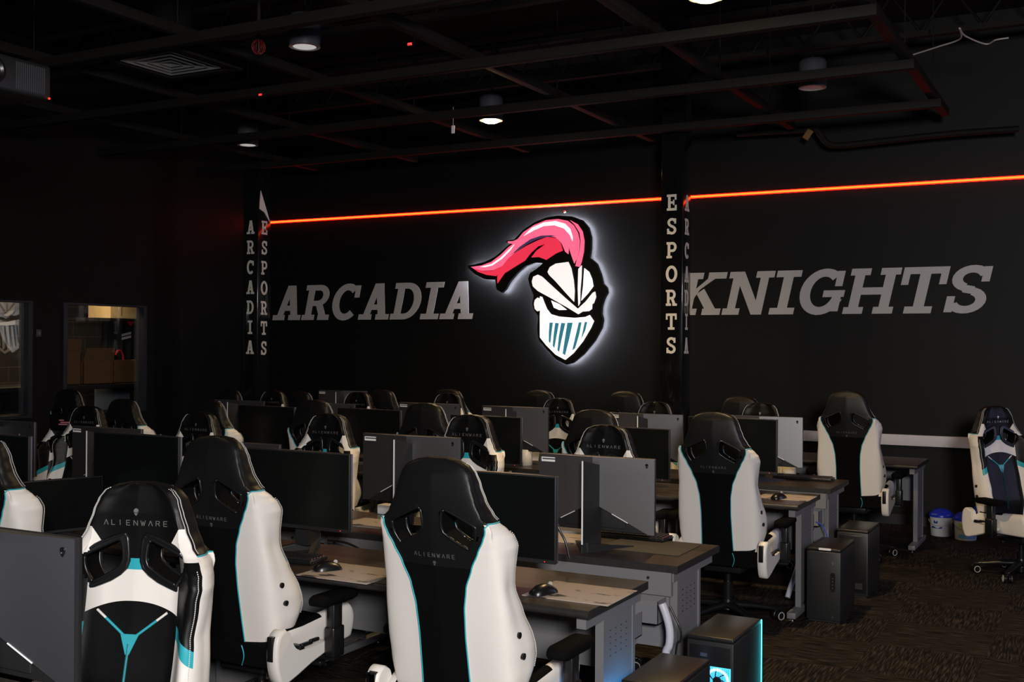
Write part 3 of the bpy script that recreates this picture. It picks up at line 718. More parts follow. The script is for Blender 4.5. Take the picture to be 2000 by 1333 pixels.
for k, q in enumerate(([(750, 905), (778, 905), (765, 1000), (757, 1078), (743, 1065), (744, 980)], [(797, 908), (828, 910), (808, 1020), (790, 1118), (776, 1100), (785, 1000)], [(848, 908), (882, 910), (850, 1050), (830, 1152), (816, 1138), (828, 1020)], [(900, 906), (944, 906), (915, 1040), (880, 1180), (860, 1165), (880, 1030)], [(995, 904), (1018, 902), (1000, 1000), (965, 1120), (940, 1140), (965, 1030)], [(1045, 900), (1066, 900), (1050, 970), (1015, 1045), (1030, 970)])):
    sp(q, 'signt', 'visor_slot', .0025)
# halo leds on the rear of the board
mb = MB(); cxx = sum(x for x, y in OUT)/len(OUT); cyy = 600
pp = [at(x, y, Y=SY) for x, y in P2(OUT)]
W_ = [Vector((w.x, 0, w.z)) for w in pp]; n = len(W_)
area = sum(W_[i].x*W_[(i+1) % n].z-W_[(i+1) % n].x*W_[i].z for i in range(n)); sg = 1 if area > 0 else -1
ins = []
for i in range(n):
    d = (W_[(i+1) % n]-W_[(i-1) % n]).normalized(); nr = Vector((-d.z, 0, d.x))*sg
    ins.append(W_[i]+nr*.014-Vector((c0.x, 0, c0.z))+Vector((0, .052, 0)))
mb.tube(ins, .007, 6, closed=True); mb.build('halo_led', M['halo'], sign)
mb = MB()
for x, y in ((500, 250), (900, 200), (750, 700), (1000, 900), (300, 480), (1000, 600)):
    w = at(*P2([(x, y)])[0], Y=SY); mb.cyl((w.x-c0.x, .045, w.z-c0.z), (w.x-c0.x, .1, w.z-c0.z), .01)
mb.build('stand_off', M['silver'], sign)
p = at(1104, 414, Y=WY)
tag(MB().lathe([(0, -.02), (.012, -.02), (.016, -.008), (.016, 0)], (p.x, WY, p.z), 12, axis='Y').build('wall_screw', M['chrome']), 'tiny bright screw head on the wall above the helmet plume', 'screw')

# ------------------------------------------------------------------ wall words
def word(txt, x0, x1, zb, zt, Y, label, gap=.05, shear=.22):
    w = sum(GL[c][0] for c in txt)+gap*(len(txt)-1); sx = (x1-x0)/w; x = x0
    e = empty('wall_lettering', ((x0+x1)/2, Y, zb), 0, label, 'lettering')
    for c in txt:
        mb = MB(); glyph(mb, c, (x-(x0+x1)/2, 0, 0), (1, 0, 0), (0, 0, 1), (0, -1, 0), sx, zt-zb, .004, shear)
        mb.build('letter', M['letter'], e); x += (GL[c][0]+gap)*sx
    return e, sx
zb = (at(700, 625.5, Y=WY).z+at(900, 623, Y=WY).z)/2; zt = (at(720, 555, Y=WY).z+at(900, 549.5, Y=WY).z)/2
word('ARCADIA', at(532, 626, Y=WY).x, at(922, 622, Y=WY).x, zb, zt, WY, 'grey slanted slab lettering on the black wall left of the helmet sign')
zb = (at(1600, 613.5, Y=WY).z+at(1450, 615.5, Y=WY).z)/2; zt = (at(1560, 528, Y=WY).z+at(1400, 532.5, Y=WY).z)/2
xn = at(1409, 616, Y=WY).x; xe = at(1922, 610, Y=WY).x
wN = sum(GL[c][0] for c in 'NIGHTS')+.05*5; sxk = (xe-xn)/wN
word('KNIGHTS', xn-(GL['K'][0]+.05)*sxk, xe, zb, zt, WY, 'grey slanted slab lettering on the black wall right of the helmet sign')
# ------------------------------------------------------------------ columns
def column(x0, x1, yf, w, front, side, ft, fb, st, sb, label, pxf, pxs):
    cx = (x0+x1)/2
    e = empty('column', (cx, yf+w/2, 0), 0, label, 'column')
    MB().box(-w/2, w/2, -w/2, w/2, 0, CZ, b=.006).build('shaft', M['column'], e)
    for txt, t, b_, fr in ((front, ft, fb, 1), (side, st, sb, 0)):
        n = len(txt); h = (t-b_)/(n-1+.68)*.68 if True else 0; pitch = (t-b_-h)/(n-1)
        for i, c in enumerate(txt):
            gw = .118; z = t-h-i*pitch; lw = GL[c][0]*gw
            mb = MB()
            if fr: glyph(mb, c, (-lw/2, -w/2-.0005, z), (1, 0, 0), (0, 0, 1), (0, -1, 0), gw, h, .002)
            else: glyph(mb, c, (w/2+.0005, -lw/2, z), (0, 1, 0), (0, 0, 1), (1, 0, 0), gw, h, .002)
            mb.build('letter', M['cletter'], e)
    return e
YC = 10.0; CW = .222
xr1 = at(1333, 600, Y=YC).x; xl1 = at(503, 600, Y=YC).x
tR = at(1312, 380, Y=YC).z; bR = at(1312, 691, Y=YC).z
tL = at(488, 431, Y=YC).z; bL = at(488, 692, Y=YC).z
colR = column(xr1-CW, xr1, YC, CW, 'ESPORTS', 'ARCADIA', tR, bR, tR, bR, 'glossy black column right of the helmet sign, pale letters running down', 0, 0)
colL = column(xl1-CW, xl1, YC, CW, 'ARCADIA', 'ESPORTS', tL, bL, tL, bL-.01, 'glossy black column at left with pale letters and a peeling sticker', 0, 0)
# peeling sticker on the left column
a = at(509, 372, Y=YC+.03); b_ = at(506, 408, Y=YC+.02); c_ = at(528, 437, Y=YC+.2); d_ = at(516, 415, Y=YC+.1)
m_ = MB(); pt = [a, b_, d_, c_]
m_.add([v for v in pt]+[v+Vector((.004, 0, 0)) for v in pt], [(0, 1, 2, 3), (4, 7, 6, 5), (0, 4, 5, 1), (1, 5, 6, 2), (2, 6, 7, 3), (3, 7, 4, 0)])
so = m_.build('peeling_sticker', M['cletter']); so.parent = colL; so.matrix_parent_inverse = Matrix.Translation(-colL.location)
# ------------------------------------------------------------------ led strip, raceway
l0 = at(532, 435, Y=WY-.03); l1 = at(1290, 388.5, Y=WY-.03); l2 = at(1998, 345, Y=WY-.03); lz = (l0.z+l1.z+l2.z)/3
print('LED z', l0.z, l1.z, l2.z)
e = empty('led_strip_light', ((WX+RX)/2, WY-.03, lz), 0, 'long orange red LED strip along the top of the black wall', 'strip light')
MB().tube([(WX+.02-(WX+RX)/2, 0, 0), (RX-.02-(WX+RX)/2, 0, 0)], .009, 8).build('led_tube', M['led'], e)
for sz in (-1, 1): MB().tube([(WX+.02-(WX+RX)/2, .008, sz*.011), (RX-.02-(WX+RX)/2, .008, sz*.011)], .006, 8).build('red_edge_tube', M['ledr'], e)  # added red emitters giving the strip its red edges and wall glow
MB().box(WX+.02-(WX+RX)/2, RX-.02-(WX+RX)/2, .012, .03, -.014, .014).build('mounting_channel', M['frame'], e)
r0 = at(1540, 853, Y=WY-.03)
za = at(1880, 865.5, Y=WY-.05).z
e = empty('wall_raceway', ((r0.x+RX)/2, WY-.03, za), 0, 'pale horizontal cable raceway on the wall behind the right chairs', 'raceway')
LR = (RX-r0.x)/2
MB().box(-LR, LR, -.02, .03, -.052, .052, b=.004).build('raceway_body', M['trimw'], e)
# baseboards
struct(MB().box(WX, RX, WY-.012, WY, 0, .10), 'baseboard_back', M['frame'])
struct(MB().box(WX, WX+.012, BY, WY, 0, .10), 'baseboard_left', M['frame'])

# ------------------------------------------------------------------ desks
def desk(x0, x1, y0, dep, face, label, group, end_right=True):
    """face -1: user side toward the camera; +1: user on the far side"""
    cx = (x0+x1)/2; cy = y0+dep/2; L = (x1-x0)/2; D = dep/2
    e = empty('computer_desk', (cx, cy, 0), 0 if face < 0 else PI, label, 'desk', group)
    m_ = MB(); m_.box(-L, L, -D+.002, D, .708, .7405, 0, 0); m_.tube([(-L, -D+.006, .7235), (L, -D+.006, .7235)], .0172, 12, mi=1)
    m_.box(-L-.001, -L+.003, -D, D+.001, .7075, .7395, 1); m_.box(L-.003, L+.001, -D, D+.001, .7075, .7395, 1); m_.box(-L, L, D-.002, D+.002, .7075, .7395, 1)
    m_.build('desk_top', [M['wood'], M['edge']], e)
    m_ = MB(); m_.box(-L+.05, L-.05, D-.045, D-.028, .36, .70); m_.build('modesty_panel', M['steel'], e)
    m_ = MB(); m_.box(-L+.03, L-.10, D-.028, D+.0, .60, .706); m_.box(-L+.05, L-.05, D-.03, D-.004, .47, .49)
    for s_ in (-1, 1): m_.cyl((s_*(L-.14), D-.001, .675), (s_*(L-.14), D+.004, .675), .007, mi=1, n=12); m_.cyl((s_*(L-.10), D-.03, .55), (s_*(L-.10), D-.02, .55), .007, mi=1, n=12)
    m_.build('rear_fascia', [M['steel'], M['frame']], e)
    m_ = MB(); m_.box(-L+.06, L-.06, D-.02, D+.085, .485, .49); m_.box(-L+.06, L-.06, D+.082, D+.085, .485, .59); m_.box(-L+.06, -L+.063, D-.02, D+.085, .485, .59); m_.box(L-.063, L-.06, D-.02, D+.085, .485, .59)
    m_.build('cable_tray', M['steel'], e)
    for s_ in (-1, 1):
        xx = s_*(L-.045)
        m_ = MB(); m_.box(xx-.018, xx+.018, -.10, -.075, .06, .66); m_.box(xx-.018, xx+.018, .20, .225, .06, .66)
        m_.box(xx-.012, xx+.014, -.075, .20, .08, .66)
        m_.box(xx-.02, xx+.02, -D+.03, D-.02, .66, .706)
        for i in range(5):
            for j in range(4): m_.box(xx+s_*.0135-.0015, xx+s_*.0135+.0015, -.03+j*.055, -.022+j*.055, .60-i*.025, .604-i*.025, 1)
        lg = m_.build('leg', [M['steel'], M['frame']], e)
        m_ = MB(); m_.box(xx-.028, xx+.028, -D+.02, D-.01, .022, .062, b=.006); m_.build('foot_bar', M['steel'], lg)
        m_ = MB()
        for yy in (-D+.06, D-.05): m_.cyl((xx, yy, 0), (xx, yy, .006), .02, n=16); m_.cyl((xx, yy, .006), (xx, yy, .024), .006, n=10)
        m_.build('levelling_foot', M['chrome'], lg)
    return e
XE = -1.71; DW = 2.06; DG = .004
names = ['right hand', 'middle', 'left hand']
for (row, ya, yb) in (('nearest', 3.78, 4.74), ('middle', 6.92, 7.83)):
    for k in range(3):
        x1 = XE-k*(DW+DG)
        desk(x1-DW, x1, ya, .60, -1, '%s dark desk of the %s row, on the side toward us' % (names[k], row), 'desks of the %s row' % row)
        desk(x1-DW, x1, yb, .60, 1, '%s dark desk of the %s row, on the far side behind the monitors' % (names[k], row), 'desks of the %s row' % row)
desk(XE-DW, XE, 1.57, .60, 1, 'dark desk in front of the nearest chair facing us, carrying the monitor at lower left', None)
for k, (x0, x1) in enumerate(((-3.50, -1.42), (-5.86, -3.86), (-7.30, -5.87), (-8.74, -7.31))):
    desk(x0, x1, 9.76, .66, -1, '%s dark desk along the far wall' % ['right hand', 'second from right', 'third from right', 'left hand'][k], 'desks along the far wall')

# ------------------------------------------------------------------ monitors
MW, MH = .615, .365
def make_monitor():
    root = empty('computer_monitor', (0, 0, 0))   # origin at desk height below the panel; top of the panel at +.45
    T = .45; Bz = T-MH; W2_ = MW/2
    m_ = MB(); m_.box(-W2_, W2_, 0, .014, Bz, T, b=.003); m_.box(-W2_, W2_, -.002, 0, Bz, Bz+.016); pan = m_.build('panel_frame', M['frame'], root)
    m_ = MB(); m_.box(-W2_+.006, W2_-.006, -.0025, .001, Bz+.017, T-.006); m_.build('screen', M['screen'], root)
    m_ = MB(); m_.cyl((W2_-.05, -.003, Bz+.008), (W2_-.05, -.0015, Bz+.008), .002, n=10); m_.build('power_indicator', M['redled'], root)
    # rear housing: two angled plates meeting at a ridge
    E = .024; R_ = .058
    for s_ in (1, -1):
        poly = [(0, T-.002), (s_*W2_, T-.002), (s_*W2_, Bz+.002), (s_*W2_*.90, Bz+.002), (s_*.02, T-.64*MH), (0, T-.63*MH)]
        yb = lambda x: E+(R_-E)*(1-abs(x)/W2_)
        m_ = MB(); m_.prism(poly, lambda x, z: (x, .012, z), lambda x, z: (x, yb(x), z)); pl = m_.build('rear_cover', M['shell'], root)
        if s_ == -1:   # seen from behind this is the right hand plate
            m_ = MB(); fn = lambda x, y, o: (-W2_*.88-x, yb(W2_*.88)+.0006+o, T-.036+y)
            alien(m_, fn, .018, 0, 1, .0015); m_.build('rear_emblem', [M['gplas'], M['silver']], pl)
            m_ = MB(); m_.tube([(s_*W2_*q, yb(W2_*q)+.0005, T-.64*MH-(.36*MH-.002)*(q-.065)/.835) for q in (.32, .58)], .0022, 6); m_.build('light_bar', M['white'], pl)
        else:
            m_ = MB(); m_.tube([(s_*W2_*q, yb(W2_*q)+.0005, T-.64*MH-(.36*MH-.002)*(q-.065)/.835) for q in (.32, .58)], .0022, 6); m_.build('light_bar', M['white'], pl)
            m_ = MB(); m_.box(W2_-.105, W2_-.018, yb(W2_*.8)-.02, yb(W2_*.8)+.0035, T-.040, T-.018); m_.box(W2_-.10, W2_-.023, yb(W2_*.8)+.0035, yb(W2_*.8)+.0037, T-.03, T-.023, 1); m_.build('asset_label', [M['barcode'], M['logod']], pl)
    m_ = MB(); m_.box(-W2_+.01, W2_-.01, .012, .022, Bz+.004, T-.2, b=.002); m_.box(-.16, .16, .012, .03, Bz+.02, T-.2, b=.003); m_.build('port_recess', M['frame'], root)
    # stand: upright wedge with a silver rear strip, feet spread to the front
    m_ = MB()
    pl_ = [(-.040, .040), (-.006, .172), (.006, .172), (.040, .040)]
    zt_ = T-.012
    A = [Vector((x, y, .03)) for x, y in pl_]; B = [Vector((x, y, zt_-(0 if y > .1 else .03))) for x, y in pl_]
    m_.add(A+B, [(0, 1, 5, 4), (1, 2, 6, 5), (2, 3, 7, 6), (3, 0, 4, 7), (0, 3, 2, 1), (4, 5, 6, 7)])
    st_ = m_.build('stand', M['frame'], root)
    MB().box(-.0035, .0035, .171, .1755, .04, zt_).build('silver_strip', M['white'], st_)  # plain white: the chrome's bright reflection is put into the colour
    m_ = MB()
    for s_ in (1, -1):
        q = [Vector((s_*.004, .175, .0)), Vector((s_*.16, -.09, 0)), Vector((s_*.135, -.095, 0)), Vector((-s_*.02, .15, 0))]
        up = [Vector((s_*.004, .172, .045)), Vector((s_*.158, -.088, .008)), Vector((s_*.137, -.093, .008)), Vector((-s_*.02, .15, .045))]
        m_.add(q+up, [(0, 1, 2, 3), (4, 7, 6, 5), (0, 4, 5, 1), (1, 5, 6, 2), (2, 6, 7, 3), (3, 7, 4, 0)])
    m_.build('stand_foot', M['frame'], st_)
    return root
mon0 = make_monitor(); mon_used = [False]
def monitor(xc, Y, top, kind, label, group, rot=0, z0=.7405, scale=1):
    if mon_used[0]: o = copy_tree(mon0)
    else: o = mon0; mon_used[0] = True
    o.location = (xc, Y, z0); o.rotation_euler = (0, 0, (0 if kind == 'A' else PI)+math.radians(rot))
    dz = (top-z0)-.45*scale
    for ch in o.children:
        if not ch.name.startswith('stand'): ch.location.z = dz/scale
    # stand height follows the panel height
    o.scale = (scale,)*3
    for ch in o.children:
        if ch.name.startswith('stand'): ch.scale.z = max(.3, (.45+dz/scale)/.45)
    tag(o, label, 'monitor', group); return o
def right_edge(px, Y): return at(px, 600, Y=Y).x
GA1 = 'monitors with dark screens toward us, nearest row'; GB1 = 'monitor backs of the nearest row'
GA2 = 'monitors with dark screens toward us, middle row'; GB2 = 'monitor backs of the middle row'
YA, YB_ = 4.13, 4.985
for px, py, lab in ((1088, 932, 'black screen right of the largest chair back'), (685, 888, 'wide black screen between the two large chair backs'), (351, 854, 'black screen at left in front of the labelled monitor'), (58, 853, 'black screen at the left edge of the photo')):
    x = right_edge(px, YA); monitor(x-MW/2, YA, at(px, py, Y=YA).z, 'A', lab, GA1)
for xc, px, py, lab in ((-2.215, 1285, 898, 'large monitor back with a tall silver strip, right of centre'), (-3.30, 905, 856, 'monitor back with label, its right half silver grey, above the largest chair back'), (None, 548, 869, 'dark monitor back just above the wide black screen'), (-5.61, 340, 843, 'dark monitor back with a white label, at left above a black screen'), (None, 69, 825, 'dark monitor back cut by the left edge of the photo')):
    Yp = YB_-.02; x = (right_edge(px, Yp)-MW/2) if xc is None else xc
    monitor(x, YB_, at(px, py, Y=Yp).z, 'B', lab, GB1)
Yp = 1.86; x = right_edge(165, Yp)
monitor(x-MW/2, Yp, at(165, 1050, Y=Yp).z, 'B', 'nearest monitor back, filling the lower left corner of the photo', None)
for px, py, lab in ((1519, 820, 'black screen behind the chair at the end of the middle row'), (1309, 839, 'black screen left of the chair at the end of the middle row'), (1019, 816, 'small black screen right of the chair with the teal neck band'), (783, 802, 'small black screen left of the central dark chair back'), (576, 796, 'small black screen left of the dark chair back at centre left')):
    Yq = 7.27; monitor(right_edge(px, Yq)-MW/2, Yq, at(px, py, Y=Yq).z, 'A', lab, GA2)
YB2 = 8.06
for px, py, lab in ((1569, 816, 'pale monitor back furthest right in the middle row'), (1335, 811, 'pale monitor back with label, left of the right column foot'), (1072, 797, 'grey monitor back with label under the helmet sign'), (899, 790, 'dark monitor back with label, left below the plume tip')):
    monitor(right_edge(px, YB2-.02)-MW/2, YB2, at(px, py, Y=YB2-.02).z, 'B', lab, GB2)
monitor(-6.25, YB2, 1.19, 'B', 'dark monitor back right of the chair back by the left column', GB2)
monitor(-7.3, YB2, 1.185, 'B', 'unlit monitor back left of the left column foot', GB2)
# dim monitor at the far wall desks, turned so its pale back shows
pm_ = at(671, 763, Y=10.05)
monitor(pm_.x, 10.05, pm_.z, 'B', 'dim silver monitor back on the far wall desk, under the first wall word', None, rot=8)
monitor(-4.70, 3.86, 1.035, 'A', 'low black screen turned sideways behind the chair at the left edge', None, rot=72, scale=.74)

# ------------------------------------------------------------------ mouse, mats, keyboards
DT = .7405
def make_mouse():
    r = empty('computer_mouse', (0, 0, 0)); m_ = MB(); rows = []
    for i, (y, w, h) in enumerate(((-.062, .012, .010), (-.056, .026, .022), (-.03, .034, .036), (.0, .033, .040), (.03, .031, .033), (.052, .028, .020), (.06, .02, .010))):
        rows.append([Vector((w*math.cos(a)*1.0, y, .001+max(0, h*math.sin(a)))) for a in [PI*k/10 for k in range(11)]])
    n = 11; m_.add([v for q in rows for v in q], [(i*n+k, i*n+k+1, (i+1)*n+k+1, (i+1)*n+k) for i in range(6) for k in range(10)], 0, True)
    for q in rows: pass
    m_.add([q[0] for q in rows]+[q[-1] for q in rows], [[0, 1, 2, 3, 4, 5, 6, 13, 12, 11, 10, 9, 8, 7]], 0)
    m_.add(rows[0], [list(range(11))]); m_.add(rows[-1], [list(range(11))])
    m_.build('body', M['gplas'], r)
    MB().cyl((-.003, .035, .034), (.003, .035, .034), .009, n=14).build('scroll_wheel', M['ring'], r); return r
mouse0 = make_mouse(); mu = [0]
def mouse(x, y, rz, lab, g='computer mice'):
    o = mouse0 if not mu[0] else copy_tree(mouse0); mu[0] = 1
    o.location = (x, y, DT+.004); o.rotation_euler = (0, 0, rz); tag(o, lab, 'mouse', g)
def mpad(x, y, rz, m_, lab, w=.37, d=.30, g='mouse mats'):
    e = MB().box(-w/2, w/2, -d/2, d/2, 0, .004, b=.0015).build('mouse_mat', M[m_]); e.location = (x, y, DT); e.rotation_euler = (0, 0, rz); tag(e, lab, 'mouse mat', g)
def make_kb():
    r = empty('keyboard', (0, 0, 0)); MB().box(-.215, .215, -.07, .07, .004, .022, b=.004).build('keyboard_body', M['plas'], r)
    m_ = MB()
    for j in range(5):
        for i in range(19):
            x = -.205+i*.0216; y = -.058+j*.0235
            m_.box(x, x+.0175, y, y+.018, .022, .030, 0); 
        m_.box(-.203, .203, -.0602+j*.0235+.0195, -.0602+j*.0235+.021, .0221, .0245, 1)
    m_.build('keys', [M['frame'], M['keys']], r); return r
kb0 = make_kb(); ku = [0]
def keyboard(x, y, rz, lab, g='keyboards'):
    o = kb0 if not ku[0] else copy_tree(kb0); ku[0] = 1
    o.location = (x, y, DT); o.rotation_euler = (0, 0, rz); tag(o, lab, 'keyboard', g)
def dk(px, py): return at(px, py, Z=DT)
p = dk(1138, 1163); mpad(p.x-.02, p.y+.02, 0, 'pad', 'grey patterned mouse mat right of the largest chair back')
p = dk(1062, 1162); mouse(p.x, p.y, -.35, 'black mouse on the mat right of the largest chair back')
p = dk(685, 1122); mpad(p.x, p.y+.01, 0, 'pad', 'grey patterned mouse mat between the two large chair backs')
p = dk(640, 1116); mouse(p.x, p.y, -.6, 'black mouse on the mat between the two large chair backs')
p = dk(1545, 973); mpad(p.x-.03, p.y, 0, 'pad', 'grey mouse mat at the end of the middle desk row', .34, .26)
p = dk(1527, 976); mouse(p.x-.02, p.y, -.3, 'black mouse at the end of the middle desk row')
p = dk(1325, 1088); mpad(p.x-.21, p.y+.16, 0, 'mat', 'dark mouse mat on the nearest row, right of the monitor with the silver strip', .42, .32)
p = dk(1225, 1052); keyboard(p.x, p.y+.02, 0, 'keyboard with pink lit keys under the nearest monitor back at right')
p = dk(1165, 1058)
p = dk(580, 1100); keyboard(p.x-.12, p.y+.02, .1, 'keyboard partly hidden by the left large chair back')
p = dk(1570, 937); keyboard(p.x, p.y, 0, 'keyboard under the pale monitor back furthest right')
p = dk(735, 1024); mpad(p.x, p.y, 0, 'pad', 'tan mouse mat under the monitor with the silver right half', .34, .26)
p = dk(768, 1013); mouse(p.x, p.y, .3, 'black mouse left of the largest chair headrest')
p = dk(380, 978); mpad(p.x-.12, p.y+.1, 0, 'pad', 'grey mouse mat behind the black screen at left', .34, .26)
p = dk(1105, 1052); mpad(p.x-.05, p.y, 0, 'pad', 'grey mouse mat left of the tall silver monitor strip', .34, .26)
p = dk(1060, 1050); mouse(p.x-.05, p.y+.04, .3, 'black mouse left of the tall silver monitor strip')
# small white things on the desks
def tub(px, py, d, h, lab, m_='cream', nm='paper_roll', cat='roll'):
    p = dk(px, py); r = d/2
    o = MB().lathe([(0, 0), (r, 0), (r, h-.004), (r-.004, h), (r*.35, h), (r*.35, h-.01), (0, h-.01)], (0, 0, 0), 24).build(nm, M[m_]); o.location = (p.x, p.y, DT); tag(o, lab, cat, None)
tub(1541, 930, .105, .082, 'cream paper roll under the pale monitor back furthest right')
tub(1252, 1046, .14, .045, 'flat cream dish behind the keyboard with pink lit keys', nm='round_dish', cat='dish')
tub(1028, 909, .10, .13, 'cream container on the middle row, right of the teal banded chair', nm='container', cat='container')
p = dk(1108, 1046)
o = MB().box(-.06, .06, -.03, .03, 0, .05, b=.004).build('tissue_box', M['white']); o.location = (p.x, p.y+.08, DT); tag(o, 'small white box left of the tall silver monitor strip', 'box')
p = dk(740, 1010)
o = MB().box(-.09, .09, -.04, .04, 0, .055, b=.006).build('tissue_box', M['white']); o.location = (p.x+.02, p.y+.12, DT); tag(o, 'white box behind the tan mouse mat, left of the largest chair headrest', 'box')

# ------------------------------------------------------------------ computers on the floor
def pc(x0, y0, face, label, lit=False, side=False, h=.465, w=.21, d=.43):
    """face -1: front toward the camera; +1: rear toward the camera"""
    e = empty('computer_tower', (x0+w/2, y0+d/2, 0), 0 if face < 0 else PI, label, 'computer tower', 'computer towers beside the desks')
    m_ = MB(); m_.box(-w/2, w/2, -d/2+.012, d/2, .014, h-.02, b=.004); m_.box(-w/2+.01, w/2-.01, -d/2+.02, d/2-.01, 0, .014, 0); m_.build('case', M['pc'], e)
    MB().box(-w/2, w/2, -d/2, d/2, h-.02, h, b=.006).build('top_panel', M['pctop'], e)
    m_ = MB(); m_.box(-w/2, w/2, -d/2, -d/2+.012, .014, h-.022, b=.004); fr = m_.build('front_panel', M['pc'], e)
    m_ = MB()
    zc = [(w*.27+.016*math.cos(t), h*.55+(.016*math.sin(t)+(.045 if math.sin(t) > 0 else -.045))) for t in [2*PI*k/24 for k in range(24)]]
    m_.prism(zc, lambda x, z: (x, -d/2+.004, z), lambda x, z: (x, -d/2-.0015, z), 0)
    for k in range(4): m_.cyl((w*.27, -d/2-.0015, h*.55-.035+.02*k), (w*.27, -d/2-.003, h*.55-.035+.02*k), .0035, n=10, mi=1)
    m_.build('port_strip', [M['plas'], M['silver']], fr)
    m_ = MB(); alien(m_, lambda x, y, o_: (w*.27+x, -d/2-.0005-o_, h*.80+y), .018); alien(m_, lambda x, y, o_: (w*.27+x, -d/2-.0005-o_, h*.08+y), .008); m_.build('front_emblem', [M['silver'], M['ink']], fr)
    if face < 0: MB().box(-.03, .045, -d/2-.001, -d/2+.006, h-.012, h+.0005).build('asset_label', M['barcode'], e)
    if side: MB().box(-w/2-.003, -w/2+.001, -.12, .12, .28, .36, b=.001).build('side_light', M['bluelight'], e)
    # rear
    m_ = MB(); m_.box(-w/2+.012, w/2-.012, d/2-.004, d/2+.002, .03, h-.04, 0, b=.002)
    for k in range(6): m_.box(.02, w/2-.03, d/2+.002, d/2+.006, .10+k*.012, .106+k*.012, 1)
    m_.box(.01, .04, d/2+.002, d/2+.012, h-.085, h-.07, 1); m_.box(-.07, -.02, d/2+.002, d/2+.01, .06, .1, 2)
    m_.build('rear_panel', [M['plas'], M['silver'], M['frame']], e)
    fx, fz, fr_ = -.035, h-.185, .058
    if lit:
        m_ = MB(); m_.box(fx-fr_, fx+fr_, d/2+.001, d/2+.004, fz-fr_, fz+fr_, 0)
        m_.tube([(fx+.048*math.cos(t), d/2+.006, fz+.048*math.sin(t)) for t in [2*PI*k/28 for k in range(28)]], .006, 6, mi=1, closed=True)
        m_.cyl((fx, d/2+.004, fz), (fx, d/2+.012, fz), .019, mi=2, n=20)
        for k in range(7):
            a = 2*PI*k/7; c, s2 = math.cos(a), math.sin(a); c3, s3 = math.cos(a+.5), math.sin(a+.5)
            m_.prism([(fx+c*.017, fz+s2*.017), (fx+c3*.046, fz+s3*.046), (fx+math.cos(a+.62)*.046, fz+math.sin(a+.62)*.046), (fx+math.cos(a+.2)*.017, fz+math.sin(a+.2)*.017)], lambda x, z: (x, d/2+.005, z), lambda x, z: (x, d/2+.008, z), 2)
        fo = m_.build('rear_fan', [M['cyanfan'], M['fanw'], M['plas']], e)
        m_ = MB()
        for k in range(20):
            u = -fr_+k*fr_/9.5
            m_.box(fx+u-.0006, fx+u+.0006, d/2+.0145, d/2+.0155, fz-fr_, fz+fr_); m_.box(fx-fr_, fx+fr_, d/2+.0145, d/2+.0155, fz+u-.0006, fz+u+.0006)
        m_.build('fan_grille', M['frame'], fo)
        MB().box(-w/2-.004, -w/2+.002, -d/2-.003, -d/2+.003, .02, h-.004, b=.0015).build('led_edge', M['cyan'], e)
    return e
pc(-1.63, 3.90, -1, 'black computer tower at the bottom of the photo, its top seen beside the nearest desk', side=True)
pc(-1.635, 4.66, 1, 'computer tower with a glowing cyan fan and LED edge', lit=True)
pc(-1.685, 7.05, -1, 'dark grey computer tower with its front toward us by the middle row')
pc(-1.67, 7.86, 1, 'computer tower with its ports toward us, behind the dark grey tower')
# hoses and cables
def cable(name, pts, r, m_, lab, cat='cable', g=None):
    c0_ = Vector(pts[0]); o = MB().tube(catmull([tuple(Vector(p)-c0_) for p in pts], 8), r, 10).build(name, M[m_]); o.location = c0_; tag(o, lab, cat, g); return o
def hosepts(px, Y, end): return [at(x, y, Y=Y) for x, y in px]+[Vector(end)]
q = at(1298, 1290, Y=4.62)
cable('cable_hose', hosepts(((1293, 1180), (1302, 1205), (1308, 1232), (1307, 1260), (1298, 1290)), 4.62, (q.x-.03, 4.6, .02)), .018, 'hose', 'thick pale grey cable hose under the nearest desk end', 'hose')
q = at(1322, 1275, Y=4.63)
cable('power_cable', hosepts(((1308, 1184), (1318, 1205), (1329, 1230), (1329, 1252), (1320, 1275)), 4.65, (q.x-.03, 4.65, .01)), .005, 'plas', 'black power cable curving beside the pale hose')
cable('cable_hose', [at(1560, 1050, Y=7.62), at(1562, 1080, Y=7.60), at(1556, 1115, Y=7.52), at(1545, 1145, Y=7.46), at(1538, 1168, Y=7.42)], .018, 'hose', 'thick pale cable hose behind the foot of the middle desk', 'hose')
p0 = at(1553, 1010, Y=7.4)
cable('network_cable', [at(1549, 1004, Y=7.45), at(1552, 1030, Y=7.45), at(1558, 1052, Y=7.45), at(1568, 1068, Y=7.4)], .004, 'bluecab', 'thin blue network cable under the end of the middle desk', g='blue network cables')
cable('network_cable', [at(1594, 1020, Y=7.72), at(1605, 1026, Y=7.72), at(1612, 1038, Y=7.7), at(1617, 1052, Y=7.7)], .004, 'bluecab', 'blue network cable arcing between the two rear towers', g='blue network cables')
for k, (pa, lab) in enumerate((([(1082, 1006), (1092, 1034), (1104, 1058), (1112, 1090)], 'thin cable dropping behind the black screen right of the largest chair'), ([(640, 1056), (672, 1060), (700, 1072), (716, 1088)], 'black cable loop behind the wide black screen'))):
    cable('monitor_cable', [at(x, y, Y=4.5) for x, y in pa], .006, 'plas', lab, g='monitor cables')

